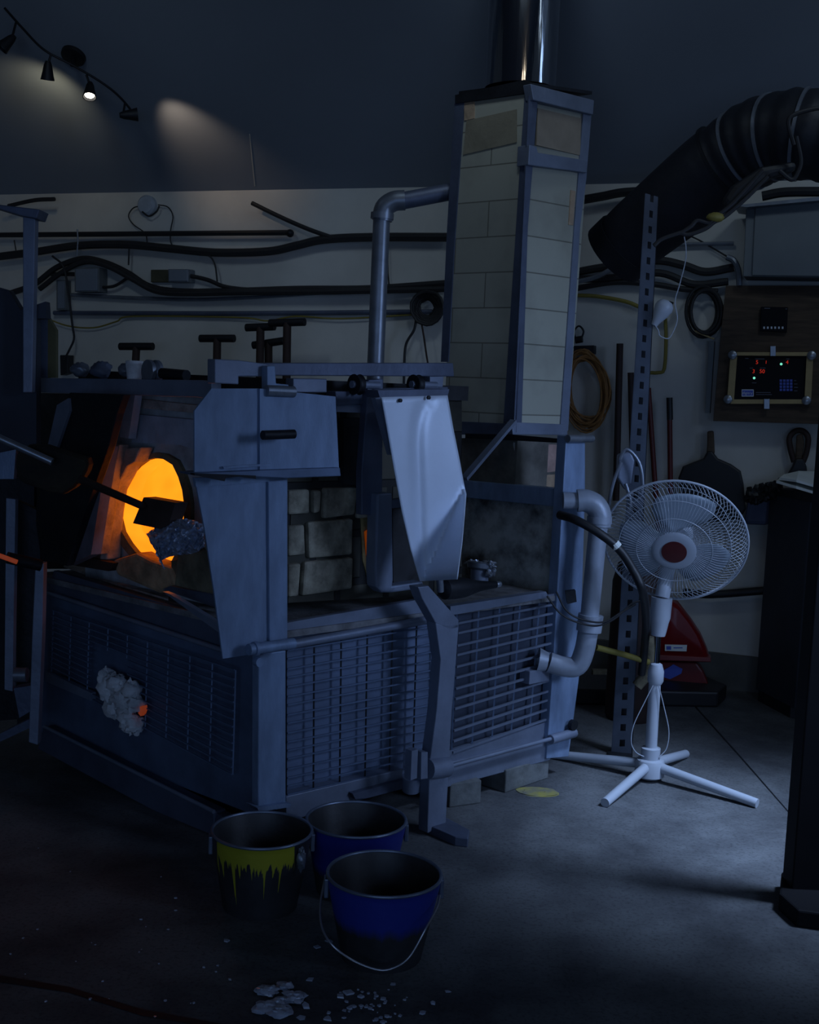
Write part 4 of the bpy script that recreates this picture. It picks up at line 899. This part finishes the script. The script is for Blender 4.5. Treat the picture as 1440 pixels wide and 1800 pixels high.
dk = MB().slab(ypl(4.5), [(1272, 352), (1290, 325), (1340, 292), (1402, 282), (1402, 300), (1360, 312), (1300, 352), (1283, 372)], .06)
tag(dk.build('cable_bundle', M['black'], None, bevel=.02), 'dark taped cable bundle slung below the exhaust duct', 'cable')

# ------------------------------------------------------------------ red scoop and black base on the right floor
rs = thing('snow_scoop', 'big red plastic scoop with a white label leaning at the back wall', 'scoop', on(ypl(5.35), 1190, 1205))
RS = vpl(np.array(on(FL, 1190, 1222)), -78)
def dome():
    mb = MB(); pr = [(1130, 1162), (1134, 1090), (1150, 1055), (1170, 1048), (1192, 1060), (1214, 1088), (1232, 1115), (1243, 1140), (1250, 1164)]
    n_ = Vector(RS[1]); front = [on(RS, *p) for p in pr]; c = sum(front, Vector())/len(front)
    k = len(front); rings = [(1.0, -.06), (1.0, 0), (.93, .03), (.8, .045), (.0, .05)]
    vs = []; 
    for s_, d in rings: vs += [c+(p-c)*s_+n_*d for p in front]
    fs = [(r*k+i, r*k+(i+1) % k, (r+1)*k+(i+1) % k, (r+1)*k+i) for r in range(4) for i in range(k)]+[tuple(range(k))]
    return mb.add(vs, fs)
dome().build('scoop_shell', M['red'], rs, True)
MB().slab((RS[0]+RS[1]*.055, RS[1]), [(1128, 1150), (1250, 1156), (1250, 1164), (1128, 1160)], .08).build('edge_rib', mat('pinkish_rib', (.25, .05, .05), .4), rs, bevel=.004)
MB().slab((RS[0]+RS[1]*.055, RS[1]), [(1169, 1133), (1208, 1134), (1207, 1145), (1169, 1144)], .004).build('label', M['paper'], rs, label='white printed label')
MB().slab((RS[0]+RS[1]*.057, RS[1]), [(1172, 1136), (1180, 1136), (1180, 1142), (1172, 1142)], .003).slab((RS[0]+RS[1]*.057, RS[1]), [(1184, 1138), (1200, 1138), (1200, 1139.5), (1184, 1139.5)], .003).build('label_print', M['keyb'], rs)
MB().slab((RS[0]+RS[1]*.02, RS[1]), [(1130, 1164), (1224, 1164), (1236, 1180), (1246, 1204), (1130, 1204)], .10).build('scoop_skirt', mat('deep_red_plastic', (.16, .01, .01), .4), rs, bevel=.01)
MB().slab((RS[0]+RS[1]*.025, RS[1]), [(1164, 1180), (1184, 1168), (1200, 1176), (1198, 1184), (1178, 1194), (1166, 1190)], .006).build('sticker', M['keyb'], rs, label='blue and red printed sticker')
bx = [on(FL, 960, 1238), on(FL, 1262, 1244), on(FL, 1276, 1230), on(FL, 1240, 1214), on(FL, 965, 1210)]
tag(MB().prism([p+Vector((0, 0, .0)) for p in bx], (0, 0, .075)).build('rubber_plinth', M['black'], None, bevel=.01), 'low black slab on the floor behind the fan under the red scoop', 'mat')
tag(MB().beam(on(FL, 1040, 1208)+Vector((0, 0, .045)), on(FL, 1128, 1211)+Vector((0, 0, .045)), .05, .088, (0, 1, 0)).build('timber_strip', M['refr2'], None), 'mustard timber strip lying behind the slotted post', 'timber')
bk_ = MB().lathe([(.10, 0), (.11, .02), (.11, .62), (.09, .70), (.03, .74), (.03, .78)], on(FL, 1106, 1262), n=28)
tag(bk_.build('dark_canister', M['brown'], None, True), 'dark reddish canister standing behind the fan and slotted post', 'canister')
tag(MB().tube([on(WP(.06), 1200, 1041), on(WP(.06), 1250, 1045), on(WP(.06), 1345, 1038)], .020, 10, 4).build('wall_hose', M['black'], None, True), 'black hose running level along the wall from the fan to the cabinet', 'hose')

# ------------------------------------------------------------------ cabinet at right with papers
def cabinet():
    f0, f1 = on(FL, 1395, 1265), on(FL, 1327, 1229)
    d1 = (f1-f0); side = d1.length; d1.normalize(); d2 = -dW
    t = thing('storage_cabinet', 'dark storage cabinet at the right with white papers on top', 'cabinet', f0+d1*side/2+d2*.3)
    zt = 1.0
    MB().prism([f0+Vector((0, 0, .05)), f1+Vector((0, 0, .05)), f1+d2*.7+Vector((0, 0, .05)), f0+d2*.7+Vector((0, 0, .05))], (0, 0, zt-.05)).build('cabinet_body', M['navy_d'], t, bevel=.004)
    MB().prism([f0+d1*.03, f1-d1*.03, f1+d2*.65-d1*.03, f0+d2*.65+d1*.03], (0, 0, .05)).build('plinth', M['black'], t)
    MB().prism([f0-d1*.02+Vector((0, 0, zt)), f1+Vector((0, 0, zt)), f1+d2*.7+Vector((0, 0, zt)), f0-d1*.02+d2*.7+Vector((0, 0, zt))], (0, 0, .035)).build('top', M['black'], t)
    MB().prism([f0-d1*.01+d2*.0+Vector((0, 0, .06)), f0-d1*.01+d2*.5+Vector((0, 0, .06)), f0-d1*.01+d2*.5+Vector((0, 0, .97)), f0-d1*.01+Vector((0, 0, .97))], -d1*.015).build('door', M['grey'], t, bevel=.003)
    return f0, f1, d1, d2, zt
M['navy_d'] = mat('dark_navy_cabinet', (.035, .042, .06), .6, .1, .3, 4)
f0, f1, d1, d2, zt = cabinet()
TP = zpl(zt+.036)
for i, dz in enumerate((0, .014)):
    sh_ = 6*i
    pts = [on(ypl(5.60), 1372+sh_, 840), on(ypl(5.62), 1404, 834), on(ypl(5.62), 1470, 836), on(ypl(5.2), 1470, 876-sh_), on(ypl(5.2), 1438, 867-sh_), on(ypl(5.25), 1400, 856-sh_), on(ypl(5.35), 1365+sh_, 846)]
    o = MB().prism([p+Vector((0, 0, dz-.008)) for p in pts], (0, 0, .011)).build('paper_stack', M['paper'], None)
    tag(o, ['lower sheets of white paper lying on the dark cabinet', 'upper sheets of white paper lying on the dark cabinet'][i], 'paper')
cz_ = MB()
for i in range(7): cz_.blob(on(ypl(5.65), 1322+i*7, 870-2*i+(i % 2)*4), .03, .05, .035, i, .3)
tag(cz_.build('black_cloth', M['black'], None, True), 'crumpled black cloth heaped at the wall side of the dark cabinet', 'cloth')
tag(MB().slab(WP(.12), [(1318, 860), (1358, 862), (1352, 924), (1306, 922), (1310, 905)], .08).build('plastic_sack', mat('blue_grey_sack', (.09, .11, .19), .6), None, bevel=.02), 'blue grey plastic sack hanging left of the dark cabinet', 'sack')
# near dark post at right edge
p0, p1 = on(FL, 1388, 1592), on(FL, 1455, 1600)
bp_ = thing('steel_upright', 'black steel upright with a base plate at the right edge of the picture', 'post', p0)
PU = ypl(p0.y)
ub = on(FL, 1390, 1592)
MB().box(ub+Vector((.05, .045, 1.0)), .10, .09, 2.0).build('upright', M['nearblack'], bp_, bevel=.004)
MB().prism([on(FL, 1368, 1600), on(FL, 1372, 1560), on(FL, 1470, 1560), on(FL, 1470, 1640), on(FL, 1400, 1630)], (0, 0, .05)).build('base_plate', M['nearblack'], bp_, bevel=.006)

# ------------------------------------------------------------------ grey vent pipe between wall and chimney
vp = thing('vent_pipe', 'grey galvanised vent pipe with an elbow left of the chimney', 'pipe', on(ypl(4.9), 660, 690))
VD = 4.85
MB().tube([on(ypl(VD), 658, 700), on(ypl(VD), 671, 385)], .034, 20).build('riser', M['zinc'], vp, True)
MB().tube([on(ypl(VD), 672, 388), on(ypl(VD), 676, 366), on(ypl(VD), 692, 354), on(ypl(VD), 712, 352)], .040, 20, 5).build('elbow', M['zinc'], vp, True)
MB().lathe([(.034, -.012), (.046, -.012), (.046, .012), (.034, .012)], on(ypl(VD), 672, 380), (.04, 0, 1), 24).build('elbow_bead', M['zinc'], vp, True)
MB().tube([on(ypl(VD), 708, 353), on(ypl(4.88), 792, 337)], .034, 20).build('horizontal_run', M['navy'], vp, True)

# ------------------------------------------------------------------ back wall, left part
hp_ = thing('wall_pipe', 'straight black pipe high on the back wall ending left of centre', 'pipe', w(.06, 250, 412))
wtube([(0, 413), (250, 411), (508, 409)], .015, .06, 2).build('pipe_run', M['black'], hp_, True)
MB().blob(w(.06, 510, 410), .022, .03, .022).build('pipe_cap', M['dark'], hp_, True)
wc_([(-10, 452), (60, 443), (135, 432), (220, 430), (300, 437), (380, 444), (470, 442), (520, 432), (570, 421), (650, 417), (790, 417)], .023, M['cable'], 'thickest black hose waving along the back wall to the chimney', 'wall_hose', 'hose', .07)
wc_([(443, 357), (490, 380), (540, 402), (585, 418)], .012, M['cable'], 'short black cable slanting down onto the thick wall hose', 'cable', 'cable', .08, sm=4)
wc_([(20, 515), (60, 500), (100, 470), (145, 455), (185, 462), (225, 480), (262, 503), (310, 512), (400, 512), (520, 508), (650, 507), (785, 498)], .018, M['cable'], 'black cable arching low over the wall boxes, upper strand', off=.06)
wc_([(70, 508), (110, 478), (150, 460), (190, 468), (235, 492), (275, 512), (330, 516), (420, 514), (560, 513), (660, 511), (785, 508)], .016, M['cable'], 'black cable arching low over the wall boxes, lower strand', off=.09)
wc_([(90, 482), (130, 482), (135, 484)], .012, M['cable'], 'short black cable entering the grey junction box', off=.05)
wc_([(172, 505), (200, 503), (225, 488)], .009, M['cable'], 'thin black cable leaving the right side of the grey junction box', off=.05)
wc_([(330, 484), (365, 492), (400, 505), (470, 512)], .012, M['cable'], 'black cable leaving the small pale box to the right', off=.05)
wc_([(125, 518), (240, 524), (360, 526), (500, 519), (640, 509)], .011, M['zinc'], 'upper grey conduit along the back wall', 'conduit', 'conduit', .03)
wc_([(95, 550), (400, 551), (760, 548)], .013, M['navy'], 'lower grey conduit along the back wall', 'conduit', 'conduit', .03, sm=2)
wc_([(82, 560), (120, 573), (165, 576), (205, 565), (235, 556), (420, 558), (470, 564), (520, 556), (600, 560), (730, 553)], .0045, M['yellow'], 'thin yellow wire sagging under the lower conduit', 'wire', 'wire', .03)
wc_([(92, 450), (112, 470), (121, 520), (127, 570), (130, 595), (122, 615), (112, 634)], .0065, M['cable'], 'black cable dropping from the wall hose to a plug at the left', off=.1)
wc_([(227, 436), (226, 466)], .005, M['cable'], 'short dangling wire below the thick wall hose', 'wire', 'wire', .08, sm=0)
wc_([(350, 448), (368, 450), (378, 466), (382, 495)], .005, M['cable'], 'thin black wire curling between the two hoses', 'wire', 'wire', .08)
wc_([(136, 403), (137, 425), (135, 450)], .005, M['zinc'], 'thin pipe strap across the high wall pipe', 'pipe_strap', 'strap', .09, sm=0)
def wbox(name, px, th, m, label, c, off=None, lid=None):
    t = thing(name, label, c, w(th, px[3][0], px[3][1]))
    MB().slab(WP(th), px, th-.005).build('box_body', m, t, bevel=.003)
    if lid: MB().slab(WP(th+.006), lid, .006).build('cover', lid_m, t, bevel=.002)
lid_m = mat('box_cover_grey', (.24, .28, .34), .5, .3, .15, 4)
wbox('junction_box', [(131, 472), (174, 470), (174, 513), (131, 513)], .09, M['grey'], 'grey square junction box under the arching cables', 'box', lid=[(133, 473), (171, 472), (171, 511), (133, 511)])
wbox('wooden_block', [(265, 474), (338, 474), (338, 496), (265, 496)], .03, mat('mossy_wood', (.09, .085, .05), .9), 'dark wooden block on the wall behind the small pale box', 'block')
wbox('switch_box', [(295, 473), (331, 473), (331, 496), (296, 496)], .08, M['zinc'], 'small pale switch box mounted on the wooden block', 'box', lid=[(297, 474), (329, 474), (329, 494), (297, 494)])
wbox('outlet_box', [(99, 492), (115, 492), (115, 545), (99, 545)], .06, M['grey'], 'narrow grey outlet box left of the junction box', 'box', lid=[(101, 494), (113, 494), (113, 542), (101, 542)])
tag(MB().slab(WP(.1), [(105, 624), (119, 624), (119, 656), (106, 660)], .06).build('wall_plug', M['black'], None, bevel=.004), 'black plug at the lower end of the dropping cable', 'plug')
sd = thing('smoke_detector', 'round white detector disc high on the back wall with two wires', 'detector', w(.05, 262, 380))
MB().lathe([(.03, 0), (.056, 0), (.058, .03), (.045, .045), (.005, .048)], w(.0, 262, 362), nW, 32).build('disc', mat('detector_plastic', (.42, .48, .56), .5), sd, True)
for pts in ([(248, 362), (234, 366), (226, 380), (235, 395), (255, 410), (259, 428)], [(278, 360), (295, 364), (304, 380), (300, 405), (300, 425), (305, 433)]): MB().tube([w(.03, *p) for p in pts], .0035, 6, 5).build('wire', M['cable'], sd, True)
MB().tube([w(.05, *p) for p in [(250, 372), (262, 380), (275, 372), (280, 362)]], .005, 6, 5).build('wire', M['cable'], sd, True)
cw = MB()
for i in range(7): cw.tube([w(.05+.01*i, 751+(14+i*2.3)*math.cos(a)+rnd.uniform(-1, 1), 541+(15+i*2.4)*math.sin(a)+rnd.uniform(-1, 1)) for a in [2*math.pi*k/20 for k in range(21)]], .009, 6)
tag(cw.build('cable_coil', M['cable'], None, True), 'coil of dark cable hanging between the vent pipe and the chimney', 'cable')
wc_([(732, 558), (728, 580), (714, 605), (711, 640), (710, 690)], .007, M['cable'], 'black cable hanging from the dark coil, left of two', off=.1)
wc_([(740, 562), (745, 590), (750, 625), (756, 660)], .005, M['brown'], 'thin reddish cable hanging from the dark coil, right of two', off=.1)
wc_([(681, 420), (682, 480), (684, 500)], .004, M['cable'], 'thin wire on the wall right of the vent pipe', 'wire', 'wire', sm=0)
wc_([(25, 422), (28, 440)], .004, M['cable'], 'short wire stub above the thick hose at far left', 'wire', 'wire', .08, sm=0)
wc_([(15, 362), (60, 352), (96, 350)], .012, M['cable'], 'black cable end sagging off the left bracket below the ceiling', off=.12)
# T-handled tools standing behind the rail
def ttool(x, y0, x1, y1, hw, lb, off=.28, yy=None, tilt=0):
    t = thing('t_handle_tool', lb, 'tool', w(off, x, 700), 'T handled tools behind the furnace')
    MB().tube([w(off, x-hw, y0+tilt), w(off, x+hw, y0-tilt)], .021, 12).build('cross_handle', M['dark'], t, True)
    MB().tube([w(off, x, y0), w(off, x1, y1)], .022, 12).build('shaft', M['brown'], t, True)
ttool(240, 609, 234, 720, 29, 'T handled dark tool standing leftmost behind the furnace rail')
ttool(382, 595, 380, 720, 30, 'T handled dark tool standing second from left behind the rail')
ttool(458, 575, 456, 720, 25, 'T handled dark tool, left one of the close pair', tilt=1)
ttool(505, 567, 503, 720, 31, 'T handled dark tool with the highest crossbar', off=.3, tilt=1)
ttool(472, 603, 472, 720, 27, 'T handled dark tool standing low between the close pair', off=.22, tilt=4)
# small things on the front rail
rt_ = lambda x, y: on(FP(-.01), x, y)
def lump(x, y, r, m, lb, nm, c, s=1, sd_=1): tag(MB().blob(rt_(x, y), r, r, r*s, sd_, .12).build(nm, m, None, True), lb, c)
lump(141, 650, .032, M['zinc'], 'grey crumpled lump on the front rail, leftmost', 'rail_clutter', 'scrap', .8, 3)
lump(178, 650, .036, mat('dull_blue_ball', (.10, .12, .17), .6), 'dull blue rounded lump on the front rail', 'knob', 'knob', .8, 4)
lump(219, 650, .022, M['zinc'], 'small grey lump on the front rail left of the white cup', 'rail_clutter', 'scrap', 1, 6)
cu = rt_(236, 667)
tag(MB().lathe([(.018, 0), (.024, .0), (.030, .06), (.026, .062), (.02, .01)], cu, n=20).build('paper_cup', M['wool'], None, True), 'small white cup standing on the front rail', 'cup')
wv = thing('pulley', 'small flanged pulley wheel with dark shaft on the front rail', 'pulley', rt_(272, 669))
MB().lathe([(.006, -.02), (.038, -.02), (.038, -.008), (.03, .0), (.038, .008), (.038, .02), (.006, .02)], rt_(268, 653), dR, 24).build('wheel', M['zinc'], wv, True)
MB().tube([rt_(285, 656), rt_(328, 660)], .018).build('shaft', M['dark'], wv, True)

# ------------------------------------------------------------------ left side machine
lm = thing('left_machine_frame', 'steel T post frame with dark side panel at the left edge', 'frame', on(ypl(3.95), 40, 1240))
LD = ypl(4.1)
MB().slab(LD, [(40, 372), (62, 372), (56, 690), (40, 690)], .04).build('upper_post', M['steel'], lm, bevel=.003)
MB().slab(ypl(4.06), [(-20, 356), (2, 360), (70, 368), (64, 384), (40, 380), (-20, 362)], .10).build('top_arm', M['navy'], lm, bevel=.003)
MB().slab(ypl(4.15), [(-20, 500), (15, 510), (36, 545), (80, 530), (82, 560), (64, 560), (64, 840), (-20, 840)], .05).build('side_panel', mat('near_black_panel', (.04, .048, .07), .7, .1, .3, 4), lm)
MB().slab(ypl(4.1), [(-20, 800), (28, 790), (24, 842), (-20, 842)], .03).build('pale_plate', M['shield'], lm)
MB().slab(ypl(4.0), [(11, 876), (27, 878), (22, 1215), (8, 1212)], .03).build('inner_post', M['steel'], lm)
MB().slab(ypl(3.85), [(62, 988), (77, 990), (74, 1120), (66, 1310), (50, 1305), (56, 1120)], .04).build('lower_post', M['steel'], lm, bevel=.003)
MB().slab(ypl(4.1), [(30, 880), (72, 900), (66, 1260), (30, 1280)], .03).build('lower_panel', M['dark'], lm)
MB().slab(ypl(4.4), [(-40, 820), (60, 820), (60, 1262), (-40, 1270)], .03).build('rear_panel', M['dark'], lm)
MB().slab(ypl(3.9), [(0, 1290), (56, 1262), (60, 1276), (0, 1304)], .04).build('foot_bar', M['navy'], lm)
MB().tube([on(ypl(3.9), 26, 1186), on(ypl(3.9), 48, 1186)], .024, 14).build('coupling', M['zinc'], lm, True)
MB().slab(ypl(3.95), [(24, 1210), (56, 1205), (54, 1250), (34, 1262)], .05).build('bracket', M['navy'], lm)
MB().slab(ypl(4.3), [(64, 560), (84, 556), (84, 690), (64, 690)], .03).build('rear_post', M['navy'], lm)
MB().slab(ypl(4.3), [(84, 556), (98, 580), (98, 664), (84, 664)], .03).build('yellowed_strip', mat('yellowed_metal', (.12, .11, .05), .8), lm)
# pipes/punty and charred holder with box tip
hd = thing('charred_gathering_tool', 'charred rounded wooden shield on a shiny pipe with a square tip before the glow', 'tool', on(ypl(3.6), 90, 860))
TD = ypl(3.55)
td = lambda x, y: on(TD, x, y)
MB().slab(TD, [(26, 800), (48, 782), (75, 783), (110, 795), (150, 806), (156, 818), (145, 838), (128, 858), (108, 870), (82, 866), (28, 846), (24, 820)], .09).build('wooden_shield', M['charred'], hd, bevel=.02)
MB().tube([on(ypl(3.50), -30, 757), on(ypl(3.50), 92, 812)], .0115, 14).build('shiny_pipe', M['galv'], hd, True)
tipo = on(FP(.06), 268, 902)
MB().tube([td(140, 842), on(FP(.10), 252, 890)], .0125, 12).build('rod', M['brown'], hd, True)
MB().slab(FP(.09), [(252, 874), (309, 884), (297, 922), (281, 930), (233, 920)], .05).build('square_tip', M['rust'], hd, bevel=.002)
tag(MB().tube([on(ypl(3.5), -30, 966), on(ypl(3.5), 30, 988)], .007, 10).build('hot_rod', M['ember'], None, True), 'thin rod glowing orange at its end at the left edge', 'rod')
tag(MB().tube([on(ypl(3.55), 12, 980), on(ypl(3.6), 72, 994)], .018, 10).build('roller_support', M['dark'], None, True), 'dark roller support at the left below the charred shield', 'support')
# crumpled wire mesh
cm = MB(); G = FP(.05)
def crum():
    mb = MB(); L_ = [(257, 938), (275, 926), (300, 916), (318, 911), (340, 914), (358, 922)]; B_ = [(290, 1000), (283, 985), (300, 978), (320, 975), (345, 972), (358, 962)]
    nu, nv = 30, 16; vs = []
    def lerp(A, t):
        t = t*(len(A)-1); i = min(int(t), len(A)-2); f = t-i; return (A[i][0]*(1-f)+A[i+1][0]*f, A[i][1]*(1-f)+A[i+1][1]*f)
    rn = random.Random(2)
    for j in range(nv+1):
        for i in range(nu+1):
            a, b = lerp(L_, i/nu), lerp(B_, i/nu); v = j/nv
            off = .07+.05*math.sin(math.pi*v)+.010*rn.uniform(-1, 1)
            vs.append(on(FP(off), a[0]*(1-v)+b[0]*v+rn.uniform(-1, 1), a[1]*(1-v)+b[1]*v+rn.uniform(-1, 1)))
    W_ = nu+1
    mb.add(vs, [(j*W_+i, j*W_+i+1, (j+1)*W_+i+1, (j+1)*W_+i) for j in range(nv) for i in range(nu)]); return mb
o = crum().build('wire_cloth', mat('shiny_wire_cloth', (.55, .62, .78), .35, .4, .3, 60, .5, 120), None)
tag(o, 'crumpled shiny wire cloth bunched at the lower right of the glowing opening', 'wire cloth')
md = o.modifiers.new('t', 'SOLIDIFY'); md.thickness = .004
tag(MB().slab(FP(.03), [(312, 968), (356, 960), (388, 985), (388, 1048), (306, 1030)], .05).build('brick', M['refr2'], None, bevel=.006), 'ochre brick standing under the crumpled wire cloth', 'brick')

# ------------------------------------------------------------------ bottom pipe with open ring near the crooked leg
pb_ = thing('ash_pipe', 'short open ended pipe lying low beside the crooked leg', 'pipe', on(FL, 720, 1400))
MB().lathe([(.022, 0), (.030, 0), (.030, .05), (.022, .05)], on(RP(.10), 723, 1388), (0, -.25, 1), 24, True).build('pipe_ring', M['steel'], pb_, True)
MB().slab(RP(.04), [(620, 1395), (745, 1362), (745, 1376), (650, 1402), (625, 1405)], .03).build('beam', M['navy'], pb_)

# ------------------------------------------------------------------ broken glass on the floor
gl = []
def shard(x, y, s_, seed, flat=.25):
    rn = random.Random(seed); n = rn.choice((4, 5, 6)); p = on(FL, x, y); a0 = rn.uniform(0, 6)
    poly = [p+Vector((math.cos(a0+2*math.pi*k/n), math.sin(a0+2*math.pi*k/n), 0))*s_*rn.uniform(.5, 1.1) for k in range(n)]
    return MB().prism(poly, (rn.uniform(-.2, .2)*s_, rn.uniform(-.2, .2)*s_, s_*flat))
for i, (x, y, r_) in enumerate([(470, 1745, .022), (466, 1775, .024), (490, 1782, .024), (500, 1738, .018), (515, 1757, .024), (492, 1765, .018)]):
    o = MB().blob(on(FL, x, y)+Vector((0, 0, .006)), r_*1.2, r_, .008, i+20, .3).build('glass_petal', M['glassb'], None, True)
    tag(o, 'pale flattened petal of waste glass in the flower shaped heap on the floor', 'glass piece', 'flower shaped glass heap')
rn = random.Random(11)
places = [(545, 1722, .012), (538, 1770, .016), (530, 1790, .012), (557, 1665, .010), (598, 1752, .012), (612, 1746, .014), (580, 1655, .012), (605, 1776, .008), (576, 1792, .012), (404, 1722, .006), (398, 1654, .010), (788, 1743, .008), (692, 1730, .009)]
for x, y, s_ in places:
    tag(shard(x, y, s_, int(x)).build('glass_shard', M['glassb'], None), 'pale clear glass shard scattered singly on the floor by the buckets', 'glass shard', 'scattered glass shards')
for i in range(46):
    x = rn.gauss(655, 32); y = rn.gauss(1765, 22)
    if y > 1800 or y < 1718: y = rn.uniform(1722, 1796)
    tag(shard(x, y, rn.uniform(.003, .009), i, .5).build('glass_shard', M['glassb'], None), 'tiny broken glass shard in the spill in front of the blue topped bucket', 'glass shard', 'spilt glass crumbs')
for i in range(30):
    x = rn.uniform(10, 420); y = rn.uniform(1480, 1790)
    tag(shard(x, y, rn.uniform(.002, .005), 100+i, .5).build('glass_shard', M['glassb'], None), 'tiny glass crumb on the dark floor left of the buckets', 'glass shard', 'glass crumbs at left')
# floor grooves
struct('trim_2', MB().prism([on(zpl(.0006), *p) for p in [(-20, 1712), (120, 1735), (250, 1775), (420, 1806), (420, 1814), (250, 1786), (120, 1745), (-20, 1724)]], (0, 0, .001)), M['dark'])
struct('trim_3', MB().prism([on(zpl(.0006), *p) for p in [(1222, 1243), (1300, 1330), (1400, 1444), (1402, 1444), (1302, 1329), (1224, 1242)]], (0, 0, .001)), M['dark'])
yd = MB()
tag(MB().blob(on(zpl(.001), 945, 1392), .07, .05, .003, 9, .3).build('yellow_dust', mat('sulphur_dust', (.30, .27, .06), .95, 0, .1, 14, col2=(.14, .14, .12)), None), 'patch of yellow dust on the floor beside the furnace foot block', 'dust')

# ------------------------------------------------------------------ ceiling track lights
tl = thing('track_light', 'curved black ceiling track with four small spot heads', 'light', on(CP(0.0), 130, 95))
tp = cat([on(CP(.09), *p) for p in [(8, 14), (40, 50), (78, 88), (130, 116), (180, 146), (212, 172), (240, 206)]], 8)
MB().tube(tp, .006, 8).build('track_bar', M['dark'], tl, True)
MB().lathe([(.02, 0), (.062, 0), (.060, .02), (.02, .03)], on(CP(0), 130, 96), _cn, 28).build('canopy', M['dark'], tl, True)
MB().tube([on(CP(0), 130, 96), on(CP(.09), 127, 114)], .012).build('stem', M['dark'], tl, True)
def head(x, y, tx, ty, dirn, lit=False, ln=.09):
    a = on(CP(.09), x, y); b = on(CP(.16), tx, ty); d = Vector(dirn).normalized()
    h = MB().lathe([(.012, 0), (.020, .02), (.026, ln*.6), (.034, ln), (.030, ln), (.020, ln*.6), (.01, .01)], b-d*ln*.5, d, 20).build('spot_head', M['dark'], tl, True)
    MB().tube([a, b-d*ln*.3], .006, 8).build('spot_arm', M['dark'], tl, True)
    MB().lathe([(.001, 0), (.024, 0), (.001, .004)], b+d*(ln*.5-.012), d, 16).build('bulb', M['bulb'] if lit else M['white'], h, True)
    return b+d*(ln*.55), d
def spot(name, loc, d, e, ang, col=(1, .80, .56), blend=.9):
    l = bpy.data.lights.new(name, 'SPOT'); l.energy = e; l.color = col; l.spot_size = math.radians(ang); l.spot_blend = blend; l.shadow_soft_size = .02
    o = bpy.data.objects.new(name, l); COL.objects.link(o); o.location = loc; o.rotation_euler = Vector(d).to_track_quat('-Z', 'Y').to_euler()
l1, d1_ = head(90, 95, 84, 124, (-.1, .25, -1)); l2, d2_ = head(28, 40, 14, 74, (-.4, -.2, -.5))
l3, d3_ = head(152, 132, 158, 158, (.12, -.55, -1), True); l4, d4_ = head(220, 180, 226, 202, (.7, .2, .1))
t1 = on(CEIL, 72, 185); s1_ = on(CP(.20), 78, 170)
spot('spot_a', s1_, t1-s1_, 1.6, 120, (1, .86, .55))
t4 = on(CEIL, 350, 245); s4_ = on(CP(.17), 250, 192)
spot('spot_b', s4_, t4-s4_, 3.4, 70, (1, .74, .52), 1.0)
spot('spot_c', l3+d3_*.02, d3_, .6, 60)
